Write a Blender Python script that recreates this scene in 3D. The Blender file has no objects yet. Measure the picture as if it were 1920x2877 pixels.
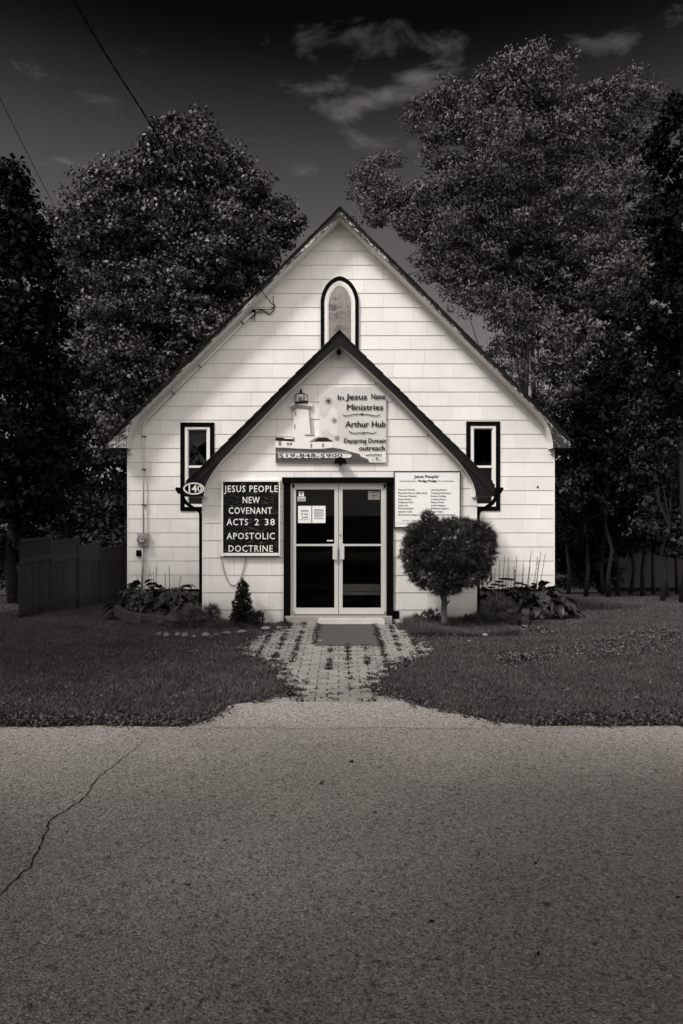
import bpy, math, random
import numpy as np
from mathutils import Vector, Matrix, noise as mnoise
random.seed(7); RNG = np.random.default_rng(7)
R = math.radians
scene = bpy.context.scene
COL = scene.collection

# ------------------------------------------------------------------ camera
CAMZ = 1.82
FPX = 1918.0                      # focal length in photo pixels (24 mm on a 36 mm long side)
cd = bpy.data.cameras.new('camera'); cam = bpy.data.objects.new('camera', cd); COL.objects.link(cam)
cam.location = (0, 0, CAMZ); cam.rotation_euler = (R(90), 0, 0)
cd.lens = 24.0; cd.sensor_width = 36.0; cd.sensor_fit = 'AUTO'; cd.clip_start = 0.05; cd.clip_end = 1500
scene.camera = cam
# ------------------------------------------------------------------ colour management
scene.view_settings.view_transform = 'Standard'; scene.view_settings.look = 'None'
scene.view_settings.gamma = 1.0; scene.view_settings.use_curve_mapping = False
scene.view_settings.exposure = 2.10
# ------------------------------------------------------------------ sun
SUN_DIR = Vector((0.40, 0.34, -0.60)).normalized()
sl = bpy.data.lights.new('sun', 'SUN'); so = bpy.data.objects.new('sun', sl); COL.objects.link(so)
sl.energy = 0.82; sl.angle = R(12.0); sl.color = (1.0, 0.965, 0.92)
so.rotation_euler = SUN_DIR.to_track_quat('-Z', 'Y').to_euler(); so.location = (-20, -17, 25)
SUN_ELEV = math.asin(-SUN_DIR.z); SUN_AZ = math.atan2(-SUN_DIR.x, -SUN_DIR.y)
# ------------------------------------------------------------------ world (sky seen through a deep red filter)
W = bpy.data.worlds.new('World'); scene.world = W; W.use_nodes = True
wn, wl = W.node_tree.nodes, W.node_tree.links
wn.clear()
def N(tree, t, **kw):
    n = tree.nodes.new(t)
    for k, v in kw.items(): setattr(n, k, v)
    return n
def mth(tree, op, a, b=None, c=None, clamp=False):
    n = tree.nodes.new('ShaderNodeMath'); n.operation = op; n.use_clamp = clamp
    for i, v in enumerate((a, b, c)):
        if v is None: continue
        if isinstance(v, (int, float)): n.inputs[i].default_value = v
        else: tree.links.new(v, n.inputs[i])
    return n.outputs[0]
def ramp(tree, fac, stops, interp='LINEAR'):
    n = tree.nodes.new('ShaderNodeValToRGB'); cr = n.color_ramp; cr.interpolation = interp
    while len(cr.elements) < len(stops): cr.elements.new(0.5)
    for e, (p, v) in zip(cr.elements, stops):
        e.position = p; e.color = (v, v, v, 1)
    tree.links.new(fac, n.inputs[0]); return n.outputs[0]
WT = W.node_tree
sky = N(WT, 'ShaderNodeTexSky', sky_type='NISHITA', sun_disc=False)
sky.sun_elevation = SUN_ELEV; sky.sun_rotation = SUN_AZ
sky.air_density = 1.0; sky.dust_density = 0.6
sep = N(WT, 'ShaderNodeSeparateColor'); wl.new(sky.outputs[0], sep.inputs[0])
tc = N(WT, 'ShaderNodeTexCoord')
sx = N(WT, 'ShaderNodeSeparateXYZ'); wl.new(tc.outputs['Generated'], sx.inputs[0])
X_, Y_, Z_ = sx.outputs
filt = ramp(WT, Z_, [(0.0, 0.7), (0.36, 0.66), (0.46, 0.40), (0.53, 0.10), (0.58, 0.012), (1.0, 0.01)], 'B_SPLINE')
base = mth(WT, 'MULTIPLY', mth(WT, 'MULTIPLY', sep.outputs[0], filt), 0.28)
mp = N(WT, 'ShaderNodeMapping'); mp.inputs['Rotation'].default_value = (0, R(20), 0); mp.inputs['Scale'].default_value = (1.6, 1.6, 3.6); wl.new(tc.outputs['Generated'], mp.inputs[0])
nz = N(WT, 'ShaderNodeTexNoise'); nz.inputs['Scale'].default_value = 5.5; nz.inputs['Detail'].default_value = 9; nz.inputs['Roughness'].default_value = 0.6
nz.inputs['Distortion'].default_value = 0.35
wl.new(mp.outputs[0], nz.inputs['Vector'])
cl = None
def blob(dx, dz, rx, rz, amt):   # one cloud bank: direction (x/y, z/y), size
    u = mth(WT, 'DIVIDE', mth(WT, 'SUBTRACT', mth(WT, 'DIVIDE', X_, Y_), dx), rx)
    v = mth(WT, 'DIVIDE', mth(WT, 'SUBTRACT', mth(WT, 'DIVIDE', Z_, Y_), dz), rz)
    d = mth(WT, 'ADD', mth(WT, 'MULTIPLY', u, u), mth(WT, 'MULTIPLY', v, v))
    e_ = mth(WT, 'SUBTRACT', 1.0, mth(WT, 'MULTIPLY', d, .55), clamp=True)
    m = mth(WT, 'MULTIPLY', mth(WT, 'MULTIPLY', e_, e_), amt)
    return mth(WT, 'MULTIPLY', m, mth(WT, 'GREATER_THAN', Y_, 0.0))
def pdir(px, py): return ((px-960)/FPX, (1438.5-py)/FPX)
for (px, py, rx, ry, a) in [(960, 140, 230, 95, .62), (1300, 120, 120, 60, .55), (1160, 240, 90, 45, .8), (1060, 275, 90, 40, .95), (970, 310, 90, 36, .85), (900, 255, 130, 50, .55), (1250, 195, 130, 60, .45), (780, 240, 130, 45, .3), (1690, 120, 150, 70, .75),
                            (1870, 30, 90, 60, .3), (120, 530, 260, 80, .45), (330, 420, 200, 60, .3), (1800, 200, 160, 70, .35)]:
    dx, dz = pdir(px, py)
    b = blob(dx, dz, rx/FPX, ry/FPX, a)
    cl = b if cl is None else mth(WT, 'ADD', cl, b)
cov = mth(WT, 'MULTIPLY_ADD', mth(WT, 'MINIMUM', cl, 1.25), 0.235, mth(WT, 'SUBTRACT', nz.outputs[0], 0.60))
front = mth(WT, 'POWER', mth(WT, 'MULTIPLY', cov, 3.0, clamp=True), 1.3)
# broken cloud behind the camera, mirrored in the gable window and brightened to add soft fill light
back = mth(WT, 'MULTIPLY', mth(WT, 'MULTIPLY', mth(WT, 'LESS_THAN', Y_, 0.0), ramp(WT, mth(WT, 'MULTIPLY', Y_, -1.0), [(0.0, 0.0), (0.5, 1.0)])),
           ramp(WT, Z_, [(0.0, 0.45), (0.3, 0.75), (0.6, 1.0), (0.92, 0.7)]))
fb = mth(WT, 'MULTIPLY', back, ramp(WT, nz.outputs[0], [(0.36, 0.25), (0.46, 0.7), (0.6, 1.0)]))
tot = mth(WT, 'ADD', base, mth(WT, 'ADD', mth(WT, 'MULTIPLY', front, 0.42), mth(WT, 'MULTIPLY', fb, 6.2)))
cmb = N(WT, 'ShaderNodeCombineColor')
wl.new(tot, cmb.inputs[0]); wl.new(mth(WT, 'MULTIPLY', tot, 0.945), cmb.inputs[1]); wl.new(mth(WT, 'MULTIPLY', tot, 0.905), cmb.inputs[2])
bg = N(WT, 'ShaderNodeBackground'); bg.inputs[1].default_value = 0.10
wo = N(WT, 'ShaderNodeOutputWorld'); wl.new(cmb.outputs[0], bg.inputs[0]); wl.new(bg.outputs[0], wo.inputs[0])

# ================================================================== helpers
def PX(px, py, D):
    return Vector(((px-960)/FPX*D, D, CAMZ-(py-1438.5)/FPX*D))
def XZ(px, py, D):
    v = PX(px, py, D); return (v.x, v.z)
def GR(px, py, z=0.0):
    D = (CAMZ-z)*FPX/(py-1438.5); return Vector(((px-960)/FPX*D, D, z))
def gz(x, y):
    if y <= 11.2: return 0.0
    return -0.09*(min(y, 32.0)-11.2)
TINT = (1.0, 0.945, 0.905)
def col(g, t=TINT): return (g*t[0], g*t[1], g*t[2], 1)
ORIGIN = {}
class MB:
    def __init__(s): s.v = []; s.f = []; s.sm = False
    def add(s, vs, fs):
        n = len(s.v); s.v += [tuple(v) for v in vs]; s.f += [tuple(i+n for i in f) for f in fs]; return s
    def box(s, a, b):
        x0, y0, z0 = a; x1, y1, z1 = b
        return s.add([(x0,y0,z0),(x1,y0,z0),(x1,y1,z0),(x0,y1,z0),(x0,y0,z1),(x1,y0,z1),(x1,y1,z1),(x0,y1,z1)],
                     [(0,3,2,1),(4,5,6,7),(0,1,5,4),(1,2,6,5),(2,3,7,6),(3,0,4,7)])
    def prism(s, poly, y0, y1):             # poly in (x, z), front face at y0
        a = sum(poly[i][0]*poly[(i+1) % len(poly)][1]-poly[(i+1) % len(poly)][0]*poly[i][1] for i in range(len(poly)))
        if a < 0: poly = poly[::-1]
        n = len(poly)
        vs = [(x, y0, z) for x, z in poly]+[(x, y1, z) for x, z in poly]
        fs = [tuple(range(n)), tuple(range(2*n-1, n-1, -1))]+[(i+n, (i+1) % n+n, (i+1) % n, i) for i in range(n)]
        return s.add(vs, fs)
    def slab(s, poly, z0, z1):              # poly in (x, y), extruded in z
        a = sum(poly[i][0]*poly[(i+1) % len(poly)][1]-poly[(i+1) % len(poly)][0]*poly[i][1] for i in range(len(poly)))
        if a < 0: poly = poly[::-1]
        n = len(poly)
        vs = [(x, y, z1) for x, y in poly]+[(x, y, z0) for x, y in poly]
        fs = [tuple(range(n)), tuple(range(2*n-1, n-1, -1))]+[(i+n, (i+1) % n+n, (i+1) % n, i) for i in range(n)]
        return s.add(vs, fs)
    def tube(s, pts, rad, seg=8, cap=True):
        pts = [Vector(p) for p in pts]; n = len(pts)
        rad = rad if isinstance(rad, (list, tuple)) else [rad]*n
        rings = []; prev = None
        for i, p in enumerate(pts):
            t = (pts[min(i+1, n-1)]-pts[max(i-1, 0)])
            t = t.normalized() if t.length > 1e-9 else Vector((0, 0, 1))
            u = t.cross(Vector((0, 0, 1))) if prev is None else prev-t*prev.dot(t)
            if u.length < 1e-4: u = t.cross(Vector((0, 1, 0)))
            u.normalize(); w = t.cross(u); prev = u
            rings.append([p+(u*math.cos(2*math.pi*k/seg)+w*math.sin(2*math.pi*k/seg))*rad[i] for k in range(seg)])
        vs = [v for r in rings for v in r]; fs = []
        for i in range(n-1):
            for k in range(seg):
                fs.append((i*seg+k, i*seg+(k+1) % seg, (i+1)*seg+(k+1) % seg, (i+1)*seg+k))
        if cap: fs += [tuple(range(seg-1, -1, -1)), tuple(range((n-1)*seg, n*seg))]
        s.sm = True
        return s.add(vs, fs)
    def bar(s, p0, p1, w, h):
        p0, p1 = Vector(p0), Vector(p1); t = (p1-p0).normalized()
        u = t.cross(Vector((0, 0, 1)))
        if u.length < 1e-3: u = Vector((1, 0, 0))
        u.normalize(); v = u.cross(t)
        c = [p+u*a*w/2+v*b*h/2 for p in (p0, p1) for a, b in ((-1,-1),(1,-1),(1,1),(-1,1))]
        return s.add(c, [(0,1,2,3),(7,6,5,4),(0,4,5,1),(1,5,6,2),(2,6,7,3),(3,7,4,0)])
    def build(s, name, mat, parent=None, loc=(0, 0, 0), kind=None):
        org = ORIGIN[parent.name] if parent is not None else Vector(loc)
        me = bpy.data.meshes.new(name)
        me.from_pydata([(v[0]-org[0], v[1]-org[1], v[2]-org[2]) for v in s.v], [], s.f)
        if s.sm:
            me.polygons.foreach_set('use_smooth', [len(p.vertices) <= 4 for p in me.polygons])
        me.materials.append(mat); me.update()
        o = bpy.data.objects.new(name, me); COL.objects.link(o)
        if parent is not None: o.parent = parent
        else: o.location = org
        ORIGIN[o.name] = org
        if kind: o['kind'] = kind
        return o
def tag(o, label, cat, group=None):
    o['label'] = label; o['category'] = cat
    if group: o['group'] = group
    return o
def thing(name, label, cat, loc, group=None):
    o = bpy.data.objects.new(name, None); COL.objects.link(o); o.location = loc; o.empty_display_size = 0.2
    ORIGIN[o.name] = Vector(loc); return tag(o, label, cat, group)
def npmesh(name, V, F, mat, parent=None, loc=(0, 0, 0), kind=None):
    """V (n,3) float, F (m,k) int"""
    org = ORIGIN[parent.name] if parent is not None else Vector(loc)
    V = np.asarray(V, dtype=np.float32)-np.array(org, dtype=np.float32)
    me = bpy.data.meshes.new(name); m, k = F.shape
    me.vertices.add(len(V)); me.vertices.foreach_set('co', V.ravel())
    me.loops.add(m*k); me.loops.foreach_set('vertex_index', F.astype(np.int32).ravel())
    me.polygons.add(m); me.polygons.foreach_set('loop_start', np.arange(0, m*k, k, dtype=np.int32))
    me.update(calc_edges=True); me.materials.append(mat)
    o = bpy.data.objects.new(name, me); COL.objects.link(o)
    if parent is not None: o.parent = parent
    else: o.location = org
    ORIGIN[o.name] = org
    if kind: o['kind'] = kind
    return o

# ================================================================== materials
def mat(name, g, rough=0.8, var=0.0, scale=5.0, bump=0.0, bscale=None, spec=0.3, metal=0.0, rnd=0.0, stretch=(1, 1, 1), tint=TINT, det=6):
    m = bpy.data.materials.new(name); m.use_nodes = True; t = m.node_tree
    b = t.nodes['Principled BSDF']; b.inputs['Roughness'].default_value = rough; b.inputs['Metallic'].default_value = metal
    b.inputs['Specular IOR Level'].default_value = spec
    b.inputs['Base Color'].default_value = col(g, tint)
    m.diffuse_color = col(g, tint)
    geo = N(t, 'ShaderNodeNewGeometry'); mpn = N(t, 'ShaderNodeMapping'); mpn.inputs['Scale'].default_value = stretch
    t.links.new(geo.outputs['Position'], mpn.inputs[0])
    if var > 0 or rnd > 0:
        f = None
        if var > 0:
            n = N(t, 'ShaderNodeTexNoise'); n.inputs['Scale'].default_value = scale; n.inputs['Detail'].default_value = det; n.inputs['Roughness'].default_value = .62
            t.links.new(mpn.outputs[0], n.inputs['Vector'])
            f = mth(t, 'MULTIPLY_ADD', mth(t, 'SUBTRACT', n.outputs[0], 0.5), var*4, 1.0)
        if rnd > 0:
            oi = N(t, 'ShaderNodeObjectInfo')
            q = mth(t, 'MULTIPLY_ADD', mth(t, 'SUBTRACT', oi.outputs['Random'], 0.5), 2*rnd, 1.0)
            f = q if f is None else mth(t, 'MULTIPLY', f, q)
        f = mth(t, 'MAXIMUM', f, 0.12)
        mx = N(t, 'ShaderNodeVectorMath', operation='SCALE'); mx.inputs[0].default_value = col(g, tint)[:3]
        t.links.new(f, mx.inputs['Scale']); t.links.new(mx.outputs[0], b.inputs['Base Color'])
    if bump > 0:
        n = N(t, 'ShaderNodeTexNoise'); n.inputs['Scale'].default_value = bscale or scale*4; n.inputs['Detail'].default_value = 5
        t.links.new(mpn.outputs[0], n.inputs['Vector'])
        bp = N(t, 'ShaderNodeBump'); bp.inputs['Strength'].default_value = min(1, bump*10); bp.inputs['Distance'].default_value = bump*.1
        t.links.new(n.outputs[0], bp.inputs['Height']); t.links.new(bp.outputs[0], b.inputs['Normal'])
    return m
WHITE_T = (1.0, 0.98, 0.94)
def siding_mat(name, g, comb):
    m = mat(name, g, 0.65, spec=.25, tint=WHITE_T); t = m.node_tree; b = t.nodes['Principled BSDF']
    geo = N(t, 'ShaderNodeNewGeometry'); s = N(t, 'ShaderNodeSeparateXYZ'); t.links.new(geo.outputs['Position'], s.inputs[0])
    mp1 = N(t, 'ShaderNodeMapping'); mp1.inputs['Scale'].default_value = (70, 4, .9); t.links.new(geo.outputs['Position'], mp1.inputs[0])
    st = N(t, 'ShaderNodeTexNoise'); st.inputs['Scale'].default_value = 1.0; st.inputs['Detail'].default_value = 4; t.links.new(mp1.outputs[0], st.inputs['Vector'])
    dn = N(t, 'ShaderNodeTexNoise'); dn.inputs['Scale'].default_value = 1.3; dn.inputs['Detail'].default_value = 7; dn.inputs['Roughness'].default_value = .65
    t.links.new(geo.outputs['Position'], dn.inputs['Vector'])
    oi = N(t, 'ShaderNodeObjectInfo')
    f = mth(t, 'MULTIPLY_ADD', mth(t, 'SUBTRACT', st.outputs[0], .5), comb, 1.0)
    f = mth(t, 'MULTIPLY', f, mth(t, 'MULTIPLY_ADD', mth(t, 'SUBTRACT', dn.outputs[0], .5), .34, 1.0))
    f = mth(t, 'MULTIPLY', f, mth(t, 'MULTIPLY_ADD', oi.outputs['Random'], -0.09, 1.0))
    # splash dirt near the ground, a real stain that stays put
    mp2 = N(t, 'ShaderNodeMapping'); mp2.inputs['Scale'].default_value = (14, 2, 3); t.links.new(geo.outputs['Position'], mp2.inputs[0])
    sn = N(t, 'ShaderNodeTexNoise'); sn.inputs['Scale'].default_value = 1; sn.inputs['Detail'].default_value = 5; t.links.new(mp2.outputs[0], sn.inputs['Vector'])
    dirt = mth(t, 'MULTIPLY', ramp(t, s.outputs[2], [(0.0, .7), (0.2, .28), (0.7, 0.0)]), sn.outputs[0])
    f = mth(t, 'MULTIPLY', f, mth(t, 'SUBTRACT', 1.0, dirt))
    mx = N(t, 'ShaderNodeVectorMath', operation='SCALE'); mx.inputs[0].default_value = col(g, WHITE_T)[:3]
    t.links.new(f, mx.inputs['Scale']); t.links.new(mx.outputs[0], b.inputs['Base Color'])
    bp = N(t, 'ShaderNodeBump'); bp.inputs['Strength'].default_value = .5; bp.inputs['Distance'].default_value = .002
    t.links.new(st.outputs[0], bp.inputs['Height']); t.links.new(bp.outputs[0], b.inputs['Normal'])
    return m
M = {}
M['siding'] = siding_mat('painted_siding', .80, .10)
M['siding_porch'] = siding_mat('combed_siding', .79, .20)
M['felt'] = mat('building_felt', .07, .9)
M['white'] = mat('white_paint', .80, .5, .04, 6, tint=WHITE_T)
M['trim_white'] = mat('trim_white_paint', .70, .55, .10, 9, .02, tint=WHITE_T)
M['black'] = mat('black_trim_paint', .003, .8, .15, 20, spec=.04)
M['fascia'] = mat('dark_metal_fascia', .012, .6, .12, 3, spec=.12)
M['roof'] = mat('asphalt_shingles', .016, .95, .25, 30, .08)
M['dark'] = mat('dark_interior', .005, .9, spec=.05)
M['concrete'] = mat('concrete', .30, .9, .14, 9, .05)
M['foundation'] = mat('foundation_concrete', .07, .9, .12, 4, .05)
M['aluminium'] = mat('door_aluminium', .62, .38, .05, 8, metal=.25, tint=(1, .98, .955))
M['grey_metal'] = mat('galvanised_metal', .33, .45, .1, 12, metal=.4)
M['paver'] = mat('paver', .225, .9, .2, 14, .08, rnd=.2, tint=(1, .95, .915))
M['sand'] = mat('joint_sand', .06, .95, .25, 20, .06, tint=(1, .95, .915))
M['mat'] = mat('rubber_mat', .075, .9, .35, 22, .08, tint=(1, .93, .92))
M['step'] = mat('painted_step', .55, .7, .14, 8, .03, tint=WHITE_T)
M['wood'] = mat('weathered_wood', .020, .9, .3, 3, .06, stretch=(6, 6, .6), rnd=.35)
M['lawn'] = mat('lawn_soil', .035, 1, .3, 8, .1)
M['grass'] = mat('grass_blades', .062, .6, .5, 2.2, spec=.4, det=14, tint=(1, .93, .92))
M['grass2'] = mat('weed_leaves', .065, .6, .25, 12, tint=(1, .95, .93))
M['litter'] = mat('fallen_leaves', .10, .8, .3, 25)
M['leaf_a'] = mat('maple_foliage', .050, .5, .6, 1.6, spec=.4)
M['leaf_b'] = mat('walnut_foliage', .068, .55, .55, 1.3, spec=.35)
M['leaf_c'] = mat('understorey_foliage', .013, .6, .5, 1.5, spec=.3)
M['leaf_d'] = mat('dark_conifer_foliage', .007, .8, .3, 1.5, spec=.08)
M['cedar'] = mat('cedar_sprays', .036, .6, .3, 9, spec=.25)
M['cedar_dark'] = mat('dwarf_conifer_sprays', .018, .7, .3, 12, spec=.15)
M['juniper'] = mat('juniper_sprays', .075, .6, .3, 9, spec=.25)
M['hosta'] = mat('hosta_leaf', .030, .42, .2, 8, rnd=.3, spec=.45)
M['hosta_edge'] = mat('hosta_leaf_margin', .30, .45, .2, 8)
M['stalk'] = mat('dry_flower_stalk', .010, .8)
M['sedum'] = mat('sedum_heads', .012, .9, .3, 60)
M['bark'] = mat('bark', .011, .95, .35, 12, .12, stretch=(1, 1, .25))
M['bark_pale'] = mat('pale_bark', .055, .95, .3, 9, .1, stretch=(1, 1, .3))
M['stone'] = mat('border_stone', .14, .85, .2, 14, .06, rnd=.45)
M['stone_dark'] = mat('bed_edging_stone', .05, .9, .25, 9, .07)
M['crack'] = mat('crack', .012, 1)
M['stone_chip'] = mat('chippings', .30, .9, .3, 40)
M['paper'] = mat('paper', .82, .7, tint=(1, 1, .99))
M['signpaint'] = mat('sign_sky_paint', .60, .6, .10, 7, tint=WHITE_T)
M['signcloud'] = mat('sign_cloud_paint', .72, .6, .08, 7, tint=WHITE_T)
M['signgrey'] = mat('sign_grey_paint', .22, .6, .15, 18)
M['hill'] = mat('sign_hill_paint', .075, .6, .45, 26, stretch=(1, 1, 2.5))
M['ink'] = mat('sign_ink', .01, .6)
M['greyink'] = mat('grey_print', .16, .6)
M['chain'] = mat('chain_links', .42, .4, metal=.5)
M['plastic'] = mat('pale_lamp_body', .5, .5)
M['curtain'] = mat('curtain_cloth', .24, .9, .2, 4)
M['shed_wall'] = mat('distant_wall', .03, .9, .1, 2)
# peeling bargeboard paint
def peel(name, amt):
    m = mat(name, .5, .7); t = m.node_tree; b = t.nodes['Principled BSDF']
    geo = N(t, 'ShaderNodeNewGeometry'); s = N(t, 'ShaderNodeSeparateXYZ'); t.links.new(geo.outputs['Position'], s.inputs[0])
    ax = mth(t, 'ABSOLUTE', mth(t, 'ADD', s.outputs[0], .036))
    u = mth(t, 'SUBTRACT', ax, s.outputs[2]); v = mth(t, 'ADD', ax, s.outputs[2])     # along / across the rake
    cx = N(t, 'ShaderNodeCombineXYZ'); t.links.new(mth(t, 'MULTIPLY', u, 3.0), cx.inputs[0]); t.links.new(mth(t, 'MULTIPLY', v, 13.0), cx.inputs[1])
    t.links.new(mth(t, 'MULTIPLY', s.outputs[0], .7), cx.inputs[2])
    n1 = N(t, 'ShaderNodeTexNoise'); n1.inputs['Scale'].default_value = 2.6; n1.inputs['Detail'].default_value = 9; n1.inputs['Roughness'].default_value = .72
    t.links.new(cx.outputs[0], n1.inputs['Vector'])
    n2 = N(t, 'ShaderNodeTexNoise'); n2.inputs['Scale'].default_value = .9; t.links.new(geo.outputs['Position'], n2.inputs['Vector'])
    q = mth(t, 'ADD', n1.outputs[0], mth(t, 'MULTIPLY', mth(t, 'SUBTRACT', n2.outputs[0], .5), .5))
    g = ramp(t, q, [(amt-.02, .018), (amt+.01, .10), (amt+.045, .22), (amt+.09, .62)])
    cc = N(t, 'ShaderNodeMix', data_type='RGBA', blend_type='MULTIPLY'); cc.inputs[0].default_value = 1
    t.links.new(g, cc.inputs[6]); cc.inputs[7].default_value = (1, .965, .93, 1); t.links.new(cc.outputs[2], b.inputs['Base Color'])
    bp = N(t, 'ShaderNodeBump'); bp.inputs['Distance'].default_value = .006; t.links.new(q, bp.inputs['Height']); t.links.new(bp.outputs[0], b.inputs['Normal'])
    return m
M['peel'] = peel('peeling_bargeboard_paint', .515)
# letter board: black with pale scratches
def scratchboard():
    m = mat('black_letter_board', .006, .75, spec=.08); t = m.node_tree; b = t.nodes['Principled BSDF']
    geo = N(t, 'ShaderNodeNewGeometry'); mpn = N(t, 'ShaderNodeMapping'); mpn.inputs['Scale'].default_value = (11, 1, 120); t.links.new(geo.outputs['Position'], mpn.inputs[0])
    n = N(t, 'ShaderNodeTexNoise'); n.inputs['Scale'].default_value = 1; n.inputs['Detail'].default_value = 3; n.inputs['Distortion'].default_value = .6; t.links.new(mpn.outputs[0], n.inputs['Vector'])
    g = ramp(t, n.outputs[0], [(0.0, .006), (.62, .006), (.70, .22)]); t.links.new(g, b.inputs['Base Color']); return m
M['board'] = scratchboard()
def glass(name, ior, rough=.01, tintv=.8):
    m = bpy.data.materials.new(name); m.use_nodes = True; t = m.node_tree; t.nodes.clear()
    tr = N(t, 'ShaderNodeBsdfTransparent'); tr.inputs[0].default_value = (tintv,)*3+(1,)
    gl = N(t, 'ShaderNodeBsdfGlossy'); gl.inputs['Roughness'].default_value = rough; gl.inputs[0].default_value = (.95, .93, .91, 1)
    fr = N(t, 'ShaderNodeFresnel'); fr.inputs[0].default_value = ior
    mx = N(t, 'ShaderNodeMixShader'); o = N(t, 'ShaderNodeOutputMaterial')
    t.links.new(fr.outputs[0], mx.inputs[0]); t.links.new(tr.outputs[0], mx.inputs[1]); t.links.new(gl.outputs[0], mx.inputs[2]); t.links.new(mx.outputs[0], o.inputs[0])
    return m
M['glass'] = glass('window_glass', 1.17, tintv=.7)
M['meterglass'] = glass('meter_glass', 1.5, tintv=.9)
def mirrorglass():
    m = mat('reflective_window_film', .16, .015, metal=1.0); t = m.node_tree; b = t.nodes['Principled BSDF']
    geo = N(t, 'ShaderNodeNewGeometry'); n = N(t, 'ShaderNodeTexNoise'); n.inputs['Scale'].default_value = 3.0; n.inputs['Detail'].default_value = 2
    t.links.new(geo.outputs['Position'], n.inputs['Vector'])
    bp = N(t, 'ShaderNodeBump'); bp.inputs['Strength'].default_value = .25; bp.inputs['Distance'].default_value = .02; t.links.new(n.outputs[0], bp.inputs['Height']); t.links.new(bp.outputs[0], b.inputs['Normal'])
    return m
M['mirror'] = mirrorglass()
def asphalt(name, g, contrast, tint=(1, .93, .875)):
    m = mat(name, g, .88, spec=.25, tint=tint); t = m.node_tree; b = t.nodes['Principled BSDF']
    geo = N(t, 'ShaderNodeNewGeometry'); P = geo.outputs['Position']
    v = N(t, 'ShaderNodeTexVoronoi'); v.inputs['Scale'].default_value = 115; t.links.new(P, v.inputs['Vector'])
    s1 = N(t, 'ShaderNodeSeparateColor'); t.links.new(v.outputs['Color'], s1.inputs[0])
    v2 = N(t, 'ShaderNodeTexVoronoi'); v2.inputs['Scale'].default_value = 48; t.links.new(P, v2.inputs['Vector'])
    s2 = N(t, 'ShaderNodeSeparateColor'); t.links.new(v2.outputs['Color'], s2.inputs[0])
    n = N(t, 'ShaderNodeTexNoise'); n.inputs['Scale'].default_value = .55; n.inputs['Detail'].default_value = 10; n.inputs['Roughness'].default_value = .7; t.links.new(P, n.inputs['Vector'])
    n3 = N(t, 'ShaderNodeTexNoise'); n3.inputs['Scale'].default_value = 26; n3.inputs['Detail'].default_value = 6; n3.inputs['Roughness'].default_value = .7; t.links.new(P, n3.inputs['Vector'])
    a = ramp(t, s1.outputs[0], [(0, 1-contrast), (.25, 1-contrast*.35), (.75, 1+contrast*.2), (.93, 1+contrast*.5), (1, 1+contrast*1.1)])
    pits = ramp(t, mth(t, 'ADD', s2.outputs[0], mth(t, 'MULTIPLY', n3.outputs[0], .4)), [(.17, .42), (.30, 1.0)])
    f = mth(t, 'MULTIPLY', a, pits)
    f = mth(t, 'MULTIPLY', f, mth(t, 'MULTIPLY_ADD', mth(t, 'SUBTRACT', n.outputs[0], .5), .8, 1.0))
    f = mth(t, 'MULTIPLY', f, mth(t, 'MULTIPLY_ADD', mth(t, 'SUBTRACT', n3.outputs[0], .5), 1.0, 1.0))
    mx = N(t, 'ShaderNodeVectorMath', operation='SCALE'); mx.inputs[0].default_value = col(g, tint)[:3]
    t.links.new(f, mx.inputs['Scale']); t.links.new(mx.outputs[0], b.inputs['Base Color'])
    bp = N(t, 'ShaderNodeBump'); bp.inputs['Strength'].default_value = .9; bp.inputs['Distance'].default_value = .006
    hh = mth(t, 'ADD', mth(t, 'MULTIPLY', v.outputs['Distance'], -1.0), mth(t, 'MULTIPLY', n3.outputs[0], .8))
    t.links.new(hh, bp.inputs['Height']); t.links.new(bp.outputs[0], b.inputs['Normal'])
    return m
M['asphalt'] = asphalt('worn_asphalt', .315, .65)
M['apron'] = asphalt('apron_asphalt', .345, .65)

# ================================================================== SETTING: ground, road, path
def ground():
    xs = sorted(set(list(np.linspace(-14, 14, 57))+[-400, -200, -100, -60, -40, -30, -24, -20, -17, 17, 20, 24, 30, 40, 60, 100, 200, 400]))
    ys = sorted(set([-300, -150, -80, -40, -20, -10, 0, 5.78, 5.80]+list(np.linspace(6, 34, 57))+[38, 44, 52, 65, 90, 150, 300, 600]))
    V, F = [], []
    for y in ys:
        for x in xs:
            z = -0.05 if y < 5.79 else gz(x, y)+0.012*mnoise.noise(Vector((x*.9, y*.9, 0)))-.012
            if abs(x) < 1.6 and 5.79 < y < 11.5: z = -.02
            V.append((x, y, z))
    nx = len(xs)
    for j in range(len(ys)-1):
        for i in range(nx-1): F.append((j*nx+i, j*nx+i+1, (j+1)*nx+i+1, (j+1)*nx+i))
    m = MB(); m.add(V, F); return m.build('ground', M['lawn'], kind='structure')
ground()
# road sheet with a ragged far edge
def ragged(x): return 5.80+0.05*mnoise.noise(Vector((x*1.7, 3, 0)))+0.03*mnoise.noise(Vector((x*7, 9, 0)))
xs = np.concatenate([[-400, -100, -30], np.arange(-12, 12.01, .12), [30, 100, 400]])
m = MB(); top = [(x, ragged(x)) for x in xs]; V = [(x, -9.0, 0) for x in xs]+[(x, y, 0) for x, y in top]
n = len(xs); m.add(V, [(i, i+1, n+i+1, n+i) for i in range(n-1)]); m.build('road', M['asphalt'], kind='structure')
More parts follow.
